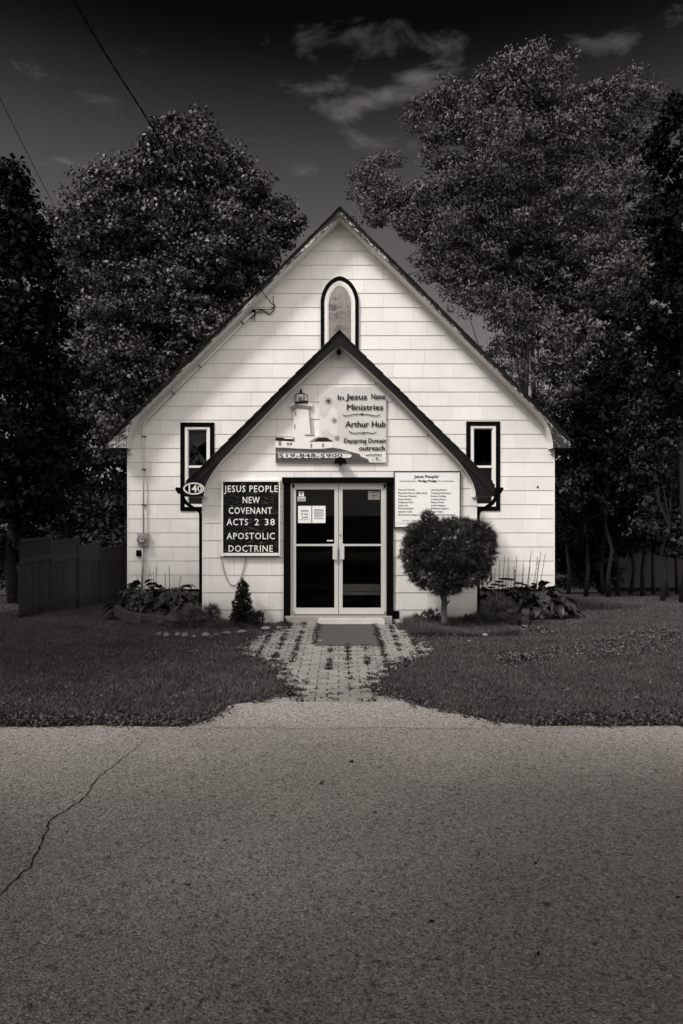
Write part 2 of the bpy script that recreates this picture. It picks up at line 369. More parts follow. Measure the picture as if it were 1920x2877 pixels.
# non-lawn area (path + apron)
EDGE = [(380,2062),(500,2040),(580,2026),(615,2006),(642,1982),(739,1969),(827,1961),(831,1940),(781,1868),(739,1856),(676,1826),(722,1790),(802,1769),(806,1740),
        (1097,1740),(1097,1755),(1147,1790),(1198,1814),(1206,1835),(1105,1868),(1076,1902),(1030,1935),(1097,1955),(1140,1974),(1189,1986),(1292,2005),(1397,2030),(1521,2050),(1620,2066)]
EDGEW = [GR(*p) for p in EDGE]
EX = np.array([p.x for p in EDGEW]); EY = np.array([p.y for p in EDGEW])
def inpoly(x, y, PXs=EX, PYs=EY):
    c = np.zeros(len(x), bool); n = len(PXs); j = n-1
    for i in range(n):
        xi, yi, xj, yj = PXs[i], PYs[i], PXs[j], PYs[j]
        if yi != yj:
            c ^= ((yi > y) != (yj > y)) & (x < (xj-xi)*(y-yi)/(yj-yi)+xi)
        j = i
    return c
m = MB(); m.add([(p.x, p.y, .002) for p in EDGEW if p.y > 6.3]+[], [tuple(range(sum(p.y > 6.3 for p in EDGEW)))])
m.build('path', M['sand'], kind='structure')
def apron_poly():
    L = [p for p in EDGEW if 5.79 < p.y < 6.72 and p.x < 0]; Rr = [p for p in EDGEW if 5.79 < p.y < 6.72 and p.x > 0]
    wob = [(x, 6.66+.05*mnoise.noise(Vector((x*3, 1, 1)))) for x in np.linspace(-.42, .42, 12)]
    lower = [(x, ragged(x)-.05) for x in np.linspace(1.95, -1.72, 40)]
    return [(p.x, p.y) for p in L]+wob+[(p.x, p.y) for p in Rr]+lower
ap = apron_poly(); m = MB(); m.add([(x, y, .0045) for x, y in ap], [tuple(range(len(ap)))][:1])
m.build('apron', M['apron'], kind='structure')
# seam of crumbs along the joint road / apron, chips and specks: built as small stones
def crumbs(name, n, fx, mt, smin, smax, z=0.003, kind='stuff'):
    base = np.array([(1,0,0),(-.5,.8,0),(-.6,-.7,0),(0,0,.7)]); F0 = np.array([(0,1,3),(1,2,3),(2,0,3)])
    V, F = [], []
    for i in range(n):
        x, y = fx(); s = random.uniform(smin, smax); a = random.uniform(0, 6.28); c, q = math.cos(a), math.sin(a)
        B = base*s*np.array([1, random.uniform(.5, 1), random.uniform(.4, .9)])
        B = np.c_[B[:,0]*c-B[:,1]*q, B[:,0]*q+B[:,1]*c, B[:,2]]+np.array([x, y, z]); F.append(F0+len(V)*4); V.append(B)
    return npmesh(name, np.concatenate(V), np.concatenate(F), mt, kind=kind)
crumbs('gravel', 1500, lambda: ((lambda x: (x, ragged(x)-.04+random.gauss(0, .025)))(random.uniform(-1.6, 1.9))), M['stone_chip'], .004, .013, .003)
crumbs('road_specks', 260, lambda: (random.uniform(-3, 3), random.uniform(1.9, 5.6)), M['crack'], .004, .011, -.002)
crumbs('edge_crumbs', 900, lambda: ((lambda x: (x, ragged(x)-.02+random.gauss(0, .035)))(random.uniform(-5, 5))), M['lawn'], .005, .014, .0)
# crack in the road
def crack():
    pts = [(415,2070),(385,2100),(345,2132),(300,2168),(262,2205),(226,2243),(190,2275),(150,2305),(130,2335),(110,2372),(105,2400),(80,2440),(40,2475),(-20,2530),(-90,2600)]
    W_ = [GR(*p) for p in pts]; fine = []
    for a, b in zip(W_, W_[1:]):
        L = (b-a).length; k = max(3, int(L/.022))
        for i in range(k):
            p = a.lerp(b, i/k); nrm = Vector((-(b-a).y, (b-a).x, 0)).normalized()
            j = .035*mnoise.noise(p*3.1)+.016*mnoise.noise(p*17)+.008*mnoise.noise(p*60)
            fine.append((p+nrm*j, nrm))
    V, F = [], []
    for i, (p, nr) in enumerate(fine):
        u = i/len(fine); w = (.0018+.004*min(1, u*1.6))*(.6+.9*abs(mnoise.noise(p*25)))
        V += [(p.x+nr.x*w, p.y+nr.y*w, .003), (p.x-nr.x*w, p.y-nr.y*w, .003)]
        if i: F.append((2*i-2, 2*i-1, 2*i+1, 2*i))
    m = MB(); m.add(V, F); m.build('road_crack', M['crack'], kind='structure')
crack()

# ------------------------------------------------------------------ paver path: every paver its own part
pth = thing('paver_path', 'weedy brick paver walk leading up to the glass doors', 'path', (0, 9, 0))
pm = MB(); w2, d2 = .1065, .0505
pm.add([(-w2,-d2,-.03),(w2,-d2,-.03),(w2,d2,-.03),(-w2,d2,-.03),(-w2+.0,-d2,.0),(w2,-d2,.0),(w2,d2,.0),(-w2,d2,.0),(-w2+.004,-d2+.004,.004),(w2-.004,-d2+.004,.004),(w2-.004,d2-.004,.004),(-w2+.004,d2-.004,.004)],
       [(0,3,2,1),(0,1,5,4),(1,2,6,5),(2,3,7,6),(3,0,4,7),(4,5,9,8),(5,6,10,9),(6,7,11,10),(7,4,8,11),(8,9,10,11)])
ORIGIN['__p'] = Vector((0, 0, 0))
pmesh = bpy.data.meshes.new('paver'); pmesh.from_pydata(pm.v, [], pm.f); pmesh.materials.append(M['paver'])
cells = []
row = 0; y = 11.02
while y > 6.5:
    off = .1135 if row % 2 else 0
    for k in range(-9, 10):
        x = k*.227+off-.03
        cells.append((x, y))
    row += 1; y -= .1135
cx_, cy_ = np.array([c[0] for c in cells]), np.array([c[1] for c in cells])
ok = inpoly(cx_, cy_) & ~((cx_ > -.36) & (cx_ < .50) & (cy_ > 9.3))
cells = [c for c, o_ in zip(cells, ok) if o_]
cells.sort(key=lambda c: c[1])
JOINTS = []
for i, (x, y) in enumerate(cells[:296]):
    o = bpy.data.objects.new('paver', pmesh); COL.objects.link(o); o.parent = pth
    o.location = (x+random.gauss(0, .0025), y-9+random.gauss(0, .002), .017+random.gauss(0, .0022)-(0.010 if (x > .25 and y < 6.9) else 0))
    o.rotation_euler = (random.gauss(0, .012), random.gauss(0, .010), random.gauss(0, .018))
if len(cells) > 296:
    m = MB()
    for x, y in cells[296:]: m.box((x-w2, y-d2, -.01), (x+w2, y+d2, .02))
    m.build('paver', M['paver'], pth, kind='stuff')

# ------------------------------------------------------------------ generic foliage clouds
def rand_dirs(n):
    d = RNG.normal(size=(n, 3)); return d/np.linalg.norm(d, axis=1)[:, None]
def leaf_quads(P, Nn, size, aspect=.55, curl=.15):
    """kite-shaped leaves at P with normals Nn"""
    n = len(P); t = rand_dirs(n); u = np.cross(Nn, t); u /= np.linalg.norm(u, axis=1)[:, None]+1e-9; v = np.cross(Nn, u)
    s = size[:, None]
    V = np.empty((n, 4, 3)); V[:,0] = P-u*s*.5; V[:,1] = P+v*s*aspect*.5+u*s*.05+Nn*s*curl; V[:,2] = P+u*s*.5-Nn*s*curl; V[:,3] = P-v*s*aspect*.5+u*s*.05+Nn*s*curl
    F = np.arange(n*4).reshape(n, 4)
    return V.reshape(-1, 3), F
def crown_points(lobes, dens, clump_r, per, up=.35, fill=.55):
    """lobes (x,y,z,r); returns leaf positions and normals"""
    Ps, Ns = [], []
    for (x, y, z, r) in lobes:
        nc = max(3, int(dens*r*r)); d = rand_dirs(nc); rr = r*(fill+(1.06-fill)*RNG.random(nc)**.6)
        C = np.array([x, y, z])+d*rr[:, None]*np.array([1, 1, .95])
        cr = clump_r*(.55+.9*RNG.random(nc)); k = per
        q = rand_dirs(nc*k); idx = np.repeat(np.arange(nc), k); q[:, 2] = q[:, 2]*.8+.18
        P = C[idx]+q*cr[idx][:, None]*(.45+.65*RNG.random(nc*k))[:, None]*np.array([1, 1, .7])
        nn = q*.8+rand_dirs(nc*k)*.75+np.array([0, 0, up]); nn /= np.linalg.norm(nn, axis=1)[:, None]
        Ps.append(P); Ns.append(nn)
    return np.concatenate(Ps), np.concatenate(Ns)
def trunk_mb(base, top, r0, r1, lobes, limbs=6, wob=.15, rng=None):
    rng = rng or random
    m = MB(); base, top = Vector(base), Vector(top); pts = []; n = 8
    for i in range(n+1):
        p = base.lerp(top, i/n); p += Vector((rng.uniform(-wob, wob), rng.uniform(-wob, wob), 0))*(i > 0); pts.append(p)
    m.tube(pts, [r0*(1.25 if i == 0 else 1)*(1-i/n)+r1*i/n for i in range(n+1)], 8)
    for L in (rng.sample(lobes, min(limbs, len(lobes))) if lobes else []):
        e = Vector(L[:3]); k = rng.randint(2, n-2); s = pts[k]; 
        mid = s.lerp(e, .5)+Vector((rng.uniform(-.3, .3), rng.uniform(-.3, .3), rng.uniform(0, .4)))
        q = [s, s.lerp(mid, .5)+Vector((0, 0, .05)), mid, mid.lerp(e, .6), e]
        rr = (r0*(1-k/n)+r1*k/n)*.5
        m.tube(q, [rr, rr*.8, rr*.55, rr*.35, rr*.12], 6, cap=False)
    return m
def pxlobes(lst, D, dj=.8, sc=1.2245):
    out = []
    for (a, b, r) in lst:
        d = D+random.uniform(-dj, dj)*r*sc/FPX*D
        p = PX(a*sc, b*sc, d); out.append((p.x, p.y, p.z, r*sc/FPX*d))
    return out
def tree(name, label, lobes, base, mt, dens=5, clump=.42, per=26, leaf=.16, barkm='bark', r0=.28, limbs=7, aspect=.6, group=None, up=.35, trunk_top=None, fill=.5):
    t = thing(name, label, 'tree', base, group)
    P, Nn = crown_points(lobes, dens, clump, per, up, fill)
    # ground clearance
    keep = P[:, 2] > base[2]+.15; P, Nn = P[keep], Nn[keep]
    V, F = leaf_quads(P, Nn, leaf*(.6+.8*RNG.random(len(P))), aspect)
    npmesh('crown', V, F, mt, t)
    zt = max(l[2] for l in lobes); cx = sum(l[0] for l in lobes)/len(lobes); cy = sum(l[1] for l in lobes)/len(lobes)
    tt = trunk_top or (cx, cy, base[2]+(zt-base[2])*.8)
    trunk_mb(base, tt, r0, r0*.2, lobes, limbs).build('trunk', M[barkm], t)
    return t
# ---- trees behind the church
maple = [(405,290,40),(470,305,42),(365,325,38),(430,350,60),(515,355,38),(545,395,36),(300,412,42),(240,425,38),(350,430,75),(470,440,80),(580,430,30),(560,480,55),(200,480,42),(270,510,80),
         (400,540,100),(520,560,80),(640,500,30),(605,550,55),(680,530,26),(155,540,55),(330,640,105),(480,660,95),(210,650,90),(600,620,60),(380,780,100),(250,790,95),(490,750,70),(300,900,85),(390,880,70),(330,970,50),(240,1000,70),(180,900,80)]
L = pxlobes(maple, 24)
tree('maple_tree', 'broad leafy maple rising behind the left roof slope', L, (-5.6, 24, gz(0, 24)), M['leaf_a'], dens=20, clump=.52, per=150, leaf=.14, r0=.3, limbs=6)
walnut = [(1213,125,30),(1165,175,42),(1250,165,42),(1120,195,38),(1285,130,18),(1020,225,36),(960,268,30),(1070,265,55),(1190,255,70),(1280,240,45),(1430,195,34),(1475,240,34),(1390,260,60),(1490,340,36),(1300,340,85),(1150,355,85),
          (1010,340,42),(1460,420,55),(880,372,24),(838,420,32),(905,440,34),(868,478,36),(950,470,50),(1040,470,75),(1190,490,95),(1340,500,100),(935,530,35),(1000,590,50),(1110,610,85),(1250,640,100),(1390,640,95),(1060,660,45)]
L = pxlobes(walnut, 27)
tree('walnut_tree', 'tall loose crowned tree towering behind the right roof slope', L, (7.0, 27, gz(0, 27)), M['leaf_b'], dens=26, clump=.52, per=125, leaf=.15, r0=.2, limbs=9, aspect=.42, barkm='bark', trunk_top=PX(1490, 330, 27))
mid1 = [(1065,690,38),(1110,680,42),(1170,700,45),(1190,770,45),(1180,745,55),(1130,720,35),(1240,760,60),(1150,800,45),(1200,850,55),(1290,800,65),(1340,760,50),(1270,880,60)]
tree('understorey_tree', 'grey leaved smaller tree leaning against the right roof slope', pxlobes(mid1, 21), (5.0, 21, gz(0, 21)), M['leaf_b'], dens=46, clump=.28, per=36, leaf=.13, r0=.12, limbs=6, aspect=.4)
mid2 = [(1400,820,60),(1460,880,60),(1360,900,60),(1300,950,60),(1420,960,70),(1340,1030,60),(1440,1060,65),(1390,1130,60),(1480,1140,50),(1320,1120,45)]
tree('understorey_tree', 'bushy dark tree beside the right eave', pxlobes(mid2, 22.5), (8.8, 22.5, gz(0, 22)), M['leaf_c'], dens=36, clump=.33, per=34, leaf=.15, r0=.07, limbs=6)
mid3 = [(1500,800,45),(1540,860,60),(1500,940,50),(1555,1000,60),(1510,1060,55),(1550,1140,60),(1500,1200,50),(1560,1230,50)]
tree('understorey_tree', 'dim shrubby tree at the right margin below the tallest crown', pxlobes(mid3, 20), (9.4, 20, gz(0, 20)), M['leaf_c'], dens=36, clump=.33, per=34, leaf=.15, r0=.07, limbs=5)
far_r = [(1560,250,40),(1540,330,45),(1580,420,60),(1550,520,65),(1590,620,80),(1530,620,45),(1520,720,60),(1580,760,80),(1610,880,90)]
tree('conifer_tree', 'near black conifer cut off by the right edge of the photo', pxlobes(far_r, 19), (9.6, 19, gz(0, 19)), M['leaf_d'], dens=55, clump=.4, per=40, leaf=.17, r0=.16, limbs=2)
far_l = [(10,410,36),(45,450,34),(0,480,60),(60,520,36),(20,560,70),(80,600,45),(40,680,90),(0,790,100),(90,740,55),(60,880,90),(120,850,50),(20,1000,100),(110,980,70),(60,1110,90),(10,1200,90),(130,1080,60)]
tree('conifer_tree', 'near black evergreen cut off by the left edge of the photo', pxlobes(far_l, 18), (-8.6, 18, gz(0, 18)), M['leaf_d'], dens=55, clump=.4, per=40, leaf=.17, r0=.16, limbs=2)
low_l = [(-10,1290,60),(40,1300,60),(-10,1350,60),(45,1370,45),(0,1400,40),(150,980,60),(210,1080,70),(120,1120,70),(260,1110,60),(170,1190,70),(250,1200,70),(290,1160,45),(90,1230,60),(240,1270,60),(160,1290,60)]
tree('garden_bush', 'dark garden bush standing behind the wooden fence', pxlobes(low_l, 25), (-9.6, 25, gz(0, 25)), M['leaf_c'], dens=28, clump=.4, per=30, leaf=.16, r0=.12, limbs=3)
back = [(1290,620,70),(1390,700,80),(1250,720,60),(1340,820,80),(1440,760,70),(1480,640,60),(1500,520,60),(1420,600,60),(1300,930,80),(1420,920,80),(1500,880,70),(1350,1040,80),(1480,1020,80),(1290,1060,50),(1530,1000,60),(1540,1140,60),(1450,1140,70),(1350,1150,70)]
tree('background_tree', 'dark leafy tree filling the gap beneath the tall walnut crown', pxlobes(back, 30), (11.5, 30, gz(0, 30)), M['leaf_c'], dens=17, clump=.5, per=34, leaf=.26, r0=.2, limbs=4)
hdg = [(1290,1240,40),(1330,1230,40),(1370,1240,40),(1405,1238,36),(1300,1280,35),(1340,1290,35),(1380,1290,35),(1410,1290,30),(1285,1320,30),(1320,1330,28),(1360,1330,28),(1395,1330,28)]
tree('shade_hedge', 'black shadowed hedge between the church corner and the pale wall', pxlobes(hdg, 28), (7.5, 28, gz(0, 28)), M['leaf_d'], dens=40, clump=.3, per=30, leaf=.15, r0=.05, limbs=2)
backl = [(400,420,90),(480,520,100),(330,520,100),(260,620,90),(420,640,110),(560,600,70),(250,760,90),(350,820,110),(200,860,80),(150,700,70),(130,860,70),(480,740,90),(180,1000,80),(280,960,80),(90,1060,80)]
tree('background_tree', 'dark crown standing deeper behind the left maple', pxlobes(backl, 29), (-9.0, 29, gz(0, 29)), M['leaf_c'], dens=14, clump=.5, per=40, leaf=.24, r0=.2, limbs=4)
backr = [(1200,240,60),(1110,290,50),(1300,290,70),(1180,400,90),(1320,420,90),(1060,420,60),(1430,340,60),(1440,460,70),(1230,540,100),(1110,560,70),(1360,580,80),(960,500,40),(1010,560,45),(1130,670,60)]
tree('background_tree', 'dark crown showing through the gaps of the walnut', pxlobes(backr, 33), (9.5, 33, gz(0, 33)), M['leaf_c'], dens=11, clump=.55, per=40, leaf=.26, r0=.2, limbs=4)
# wood at the right: thin trunks, dark skirts of foliage, closing the gap
slots = [(1345, 23.5), (1385, 26), (1418, 24), (1447, 27), (1475, 24.5), (1500, 26.5), (1530, 23), (1555, 27), (1305, 27)]
names_ = ['third slim trunked cedar right of the church corner', 'fourth slim trunked cedar right of the church corner', 'slim cedar just left of the pale wall at right', 'slim cedar before the left half of the pale wall',
          'slim cedar before the middle of the pale wall', 'slim cedar before the right half of the pale wall', 'slim cedar near the right edge of the photo', 'slim cedar at the very right edge of the photo', 'slim cedar nearest the right church corner']
for (sx_, D), nm in zip(slots, names_):
    X = (sx_*1.2245-960)/FPX*D; g = gz(0, D); lob = []
    for k in range(7):
        lob.append((X+random.uniform(-.5, .5), D+random.uniform(-.5, .5), g+2.3+k*.85+random.uniform(-.2, .2), .85-.04*k))
    tree('cedar_tree', nm, lob, (X, D, g), M['leaf_d'], dens=26, clump=.32, per=26, leaf=.15, r0=.07, limbs=2, trunk_top=(X+random.uniform(-.2, .2), D, g+8), group='slim cedars in the wood right of the church')
# far wood behind everything closes the horizon
def far_wood():
    lob = []
    for i in range(230):
        x = random.uniform(-45, 45); h = random.uniform(2.0, 9.5)
        if abs(x+1) < 14 and h > 8: h -= 3
        lob.append((x, 46+random.uniform(-4, 4), gz(0, 40)+h*random.random()+1, random.uniform(1.4, 2.3)))
    P, Nn = crown_points(lob, 5.0, .9, 26, .3, .5)
    V, F = leaf_quads(P, Nn, .42*(.6+.8*RNG.random(len(P))), .6)
    o = npmesh('far_wood', V, F, M['leaf_d'], loc=(0, 46, gz(0, 40)), kind='stuff')
    tag(o, 'dark far wood closing the view behind the church', 'wood')
far_wood()
# pale wall of the neighbouring house beyond the cedars
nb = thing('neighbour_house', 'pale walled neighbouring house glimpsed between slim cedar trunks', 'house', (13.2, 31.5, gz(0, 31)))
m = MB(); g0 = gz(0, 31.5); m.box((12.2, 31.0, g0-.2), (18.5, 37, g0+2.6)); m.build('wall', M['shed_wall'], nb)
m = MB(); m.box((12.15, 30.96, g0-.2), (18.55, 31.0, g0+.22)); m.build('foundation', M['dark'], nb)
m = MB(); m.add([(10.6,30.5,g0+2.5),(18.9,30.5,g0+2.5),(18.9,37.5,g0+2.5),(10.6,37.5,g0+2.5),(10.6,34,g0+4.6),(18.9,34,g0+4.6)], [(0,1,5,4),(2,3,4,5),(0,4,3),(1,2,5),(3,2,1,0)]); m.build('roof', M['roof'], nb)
# unseen trees added outside the frame to shade the near road and the left yard
def added_shade_tree(label, x, y, h, r, n=14, dens=7.0):
    lob = [(x+random.uniform(-1, 1)*r*.7, y+random.uniform(-1, 1)*r*.7, h+random.uniform(-.5, .8)*r*.7, r*random.uniform(.45, .62)) for _ in range(n)]
    tree('added_shade_tree', label, lob, (x, y, 0 if y < 11 else gz(0, y)), M['leaf_a'], dens=dens, clump=.5, per=26, leaf=.24, r0=.25, limbs=6, group='added shade trees out of frame')
added_shade_tree('unseen shade tree added behind the viewer', -2.8, -2.7, 6.3, 3.3, 20, 18.0)
added_shade_tree('unseen shade tree added further right behind the viewer', 3.4, -2.9, 6.3, 3.3, 20, 18.0)
added_shade_tree('unseen shade tree added further left behind the viewer', -9.0, -2.6, 6.4, 3.4, 16, 14.0)
added_shade_tree('unseen shade tree added rightmost behind the viewer', 9.5, -3.0, 6.2, 3.3, 16, 14.0)
added_shade_tree('unseen shade tree added left of the lawn, beyond the left frame edge', -10.6, 6.2, 8.0, 3.5, 18, 8.0)

# ================================================================== CHURCH
YM, YP = 13.8, 11.2            # main wall plane, porch wall plane
SM, SP = FPX/YM, FPX/YP
CX = -0.034
ch = thing('church', 'white shingle-sided gabled church with pointed porch and glass doors', 'church', (CX, YM, 0))
def mpx(px, py): return XZ(px, py, YM)
def ppx(px, py): return XZ(px, py, YP)
XL, XR = (361-960)/SM, (1556-960)/SM
PL, PR = (568.6-960)/SP, (1340.6-960)/SP
def clip(poly, a, b, c):          # keep a*x+b*z<=c
    out = []
    for i in range(len(poly)):
        p, q = poly[i], poly[(i+1) % len(poly)]; dp, dq = a*p[0]+b*p[1]-c, a*q[0]+b*q[1]-c
        if dp <= 0: out.append(p)
        if dp*dq < 0:
            t = dp/(dp-dq); out.append((p[0]+(q[0]-p[0])*t, p[1]+(q[1]-p[1])*t))
    return out
def area(p): return abs(sum(p[i][0]*p[(i+1) % len(p)][1]-p[(i+1) % len(p)][0]*p[i][1] for i in range(len(p))))/2 if len(p) > 2 else 0
def minus_rect(polys, r):
    x0, x1, z0, z1 = r; out = []
    for p in polys:
        a = clip(p, 1, 0, x0); b = clip(p, -1, 0, -x1)
        mid_ = clip(clip(p, -1, 0, -x0), 1, 0, x1)
        c = clip(mid_, 0, 1, z0) if len(mid_) > 2 else []; d = clip(mid_, 0, -1, -z1) if len(mid_) > 2 else []
        out += [q for q in (a, b, c, d) if area(q) > 2e-4]
    return out
# openings (x0,x1,z0,z1)
def rect(f, x0, x1, y0, y1):
    a = f(x0, y1); b = f(x1, y0); return (a[0], b[0], a[1], b[1])
WL = rect(mpx, 508, 603, 1187.5, 1436); WR = rect(mpx, 1310, 1405, 1184.5, 1435)
ARCH = rect(mpx, 903, 1007, 838, 1020)
DOOR = rect(ppx, 798, 1105, 1343, 1760)
MAPEX = mpx(955, 621)[1]; MSL = 1.049
PAPEX = ppx(955, 973.6)[1]; PSL = 1.0
def wall_shingles(wall, Yp, z0, dz, rows, xl, xr, apex, sl, holes, skip, jl, jr, mt, wpiece, zmax_edge):
    full = MB(); w = wpiece/2-.0014; g = .004
    fv = [(-w, -.015, g), (w, -.015, g), (w, -.006, dz), (-w, -.006, dz), (-w, 0, g), (w, 0, g), (w, 0, dz), (-w, 0, dz)]
    full.add(fv, [(0,1,2,3),(5,4,7,6),(4,5,1,0),(1,5,6,2),(2,6,7,3),(4,0,3,7)])
    fme = bpy.data.meshes.new('siding_shingle'); fme.from_pydata(full.v, [], full.f); fme.materials.append(mt)
    org = ORIGIN[wall.name]; pieces = []
    for r in range(rows[0], rows[1]):
        za, zb = z0+dz*r, z0+dz*(r+1); xm = CX
        spans = []
        for side, J in ((0, jl), (1, jr)):
            j = J.get(r)
            if j is None: j = random.uniform(0, wpiece) if J is not jr or jr is jl else jl.get(r, 0)
            lo, hi = (xl, xm) if side == 0 else (xm, xr)
            e = [lo]; k = math.ceil((lo-j)/wpiece); 
            while j+k*wpiece < hi:
                if j+k*wpiece > lo+.02: e.append(j+k*wpiece)
                k += 1
            e.append(hi); spans.append(e)
        if jr is jl: pass
        # join the two halves where they share the bond
        E = spans[0][:-1]+spans[1][1:]
        E = sorted(E); E2 = [E[0]]
        for x in E[1:]:
            if x-E2[-1] > .09 or x == E[-1]: E2.append(x)
        for a, b in zip(E2, E2[1:]):
            poly = [(a+.0014, za+g), (b-.0014, za+g), (b-.0014, zb), (a+.0014, zb)]
            p = clip(poly, sl, 1, apex+sl*CX); p = clip(p, -sl, 1, apex-sl*CX) if len(p) > 2 else []
            if len(p) < 3 or area(p) < 6e-4: continue
            if skip and all(skip(x, z) for x, z in p): continue
            ps = [p]
            for h in holes: ps = minus_rect(ps, h)
            if not ps: continue
            isfull = len(ps) == 1 and abs(area(ps[0])-(wpiece-.0028)*(dz-g)) < 1e-4
            pieces.append((sum(area(q) for q in ps), isfull, (a+b)/2, za, ps))
    pieces.sort(key=lambda t: -t[0])
    def addp(m, q, za):
        f = lambda z: -.015+.009*(z-za)/dz
        n = len(q); a = sum(q[i][0]*q[(i+1) % n][1]-q[(i+1) % n][0]*q[i][1] for i in range(n))
        if a < 0: q = q[::-1]
        V = [(x, Yp+f(z), z) for x, z in q]+[(x, Yp, z) for x, z in q]
        m.add(V, [tuple(range(n))]+[(i+n, (i+1) % n+n, (i+1) % n, i) for i in range(n)])
    return pieces, addp, fme, org
def place(wall, Yp, pieces, addp, fme, org, mt):
    for ar, isfull, xc, za, ps in pieces:
        if isfull:
            o = bpy.data.objects.new('siding_shingle', fme); COL.objects.link(o); o.parent = wall
            o.location = (xc-org.x, Yp-org.y, za-org.z)
            o.rotation_euler = (random.gauss(0, .0012), random.gauss(0, .0010), 0)
        else:
            m = MB()
            for q in ps: addp(m, q, za)
            m.build('siding_shingle', mt, wall)
# backing walls
m = MB()
zb_ = -.9; eav = MAPEX-MSL*(XR-CX)
polyM = [(XL+.01, zb_), (XR-.01, zb_), (XR-.01, eav+.25), (CX, MAPEX+.3), (XL+.01, eav+.25)]
for q in minus_rect(minus_rect([polyM], WL), WR): m.prism(q, YM+.001, YM+.13)
mainw = m.build('main_wall', M['felt'], ch)
m = MB()
peav = PAPEX-PSL*(PR-CX)
polyP = [(PL+.005, -.1), (PR-.005, -.1), (PR-.005, peav+.2), (CX, PAPEX+.12), (PL+.005, peav+.2)]
for q in minus_rect([polyP], (DOOR[0], DOOR[1], -.2, DOOR[3])): m.prism(q, YP+.001, YP+.12)
porchw = m.build('porch_wall', M['felt'], ch)
zM0 = mpx(0, 1655)[1]; dzM = .2845; rowM = lambda py: int(round((mpx(0, py)[1]-zM0)/dzM))
def J(px): return (px-960)/SM
jl = {}
for py, x in [(1655,402.6),(1615,445),(1576.6,402.6),(1538,445),(1499,396.5),(1460.6,444),(1421.7,427),(1383.5,402.6),(1344.3,426.5),(1305.4,444),(1266.5,402.7),(1227,452),(1189,478.6),(1149,538),(1110,557),(1070,596.4),
              (1031,599.5),(991,728.7),(951.7,690),(911.7,737),(872,853.9),(832,816),(792,875.5),(753,920.7),(713,966.5),(672,925)]:
    jl[rowM(py)] = J(x)
jr = dict(jl)
for py, x in [(1615,1490),(1576.6,1468),(1538,1424.4),(1499,1468.8),(1460.6,1435),(1421.7,1477),(1383.5,1427),(1344.3,1470),(1305.4,1489.7),(1266.5,1450),(1227,1415),(1189,1440),(1149,1348),(872,1077),(832,1024),(792,989.8),(753,1006)]:
    jr[rowM(py)] = J(x)
inside_porch = lambda x, z: PL+.25 < x < PR-.25 and z < min(4.5-abs(x-CX)*1.0, 9)
pcs, addp, fme, org = wall_shingles(mainw, YM, zM0, dzM, (0, 27), XL, XR, MAPEX, MSL, [WL, WR, ARCH], inside_porch, jl, jr, M['siding'], .610, None)
place(mainw, YM, pcs[:], addp, fme, org, M['siding'])
zP0 = ppx(0, 1713.5)[1]; dzP = .2842; rowP = lambda py: int(round((ppx(0, py)[1]-zP0)/dzP))
def K(px): return (px-960)/SP
kl, kr = {}, {}
for py, x in [(1762,640),(1713.5,652.7),(1665,595.5),(1616.4,660),(1568,611),(1520,595.5),(1471.6,640),(1422.3,600),(1373.4,618),(1325.3,673.6),(1276.3,700),(1226.7,777.6),(1178.5,791),(1128.4,893),(1079.7,950),(1028.4,930)]: kl[rowP(py)] = K(x)
for py, x in [(1762,1230),(1713.5,1203),(1665,1127),(1616.4,1180),(1568,1128),(1520,1240),(1471.6,1204),(1422.3,1150),(1373.4,1212),(1325.3,1160),(1276.3,1200),(1226.7,1096),(1178.5,1010),(1128.4,893),(1079.7,950),(1028.4,930)]: kr[rowP(py)] = K(x)
pcs2, addp2, fme2, org2 = wall_shingles(porchw, YP, zP0, dzP, (-1, 17), PL, PR, PAPEX, PSL, [DOOR], None, kl, kr, M['siding_porch'], .613, None)
place(porchw, YP, pcs2, addp2, fme2, org2, M['siding_porch'])
print('shingles', len(pcs), len(pcs2))
# foundations, side and back walls
YB = 26.0
m = MB(); m.box((XL-.0, YM-.0, -1.6), (XL+.12, YB, eav+.25)); m.box((XR-.12, YM, -1.6), (XR, YB, eav+.25)); m.prism(polyM, YB-.1, YB)
m.build('side_wall', M['siding'], ch)
m = MB(); m.box((XL-.0, YM-.03, -.6), (XR+.0, YM-.001, zM0-.02)); m.build('foundation', M['foundation'], ch)
m = MB(); m.box((PL, YP, -.3), (PL+.1, YM, peav+.2)); m.box((PR-.1, YP, -.3), (PR, YM, peav+.2)); m.build('porch_side_wall', M['siding_porch'], ch)
# corner boards
m = MB(); m.box((XR-.002, YM-.016, zM0), (XR+.018, YM+.06, eav+.1)); m.box((XL-.018, YM-.016, zM0), (XL+.002, YM+.06, eav+.1)); m.build('corner_board', M['siding'], ch)
m = MB(); m.box((XL, YM-.04, zM0-.035), (XR, YM-.001, zM0-.008)); m.build('skirt_board', M['black'], ch)
# interior: floor, dark lining
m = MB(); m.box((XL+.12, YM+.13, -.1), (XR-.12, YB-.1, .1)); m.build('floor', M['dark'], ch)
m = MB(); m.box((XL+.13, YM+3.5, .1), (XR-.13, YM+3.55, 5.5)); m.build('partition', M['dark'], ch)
m = MB(); m.box((PL+.1, YP+.12, .0), (PR-.1, YM, .16)); m.box((PL+.1, YM-.06, .0), (PR-.1, YM-.001, 2.7)); m.box((PL+.1, YP+.13, 2.65), (PR-.1, YM, 2.7)); m.build('porch_interior', M['dark'], ch)
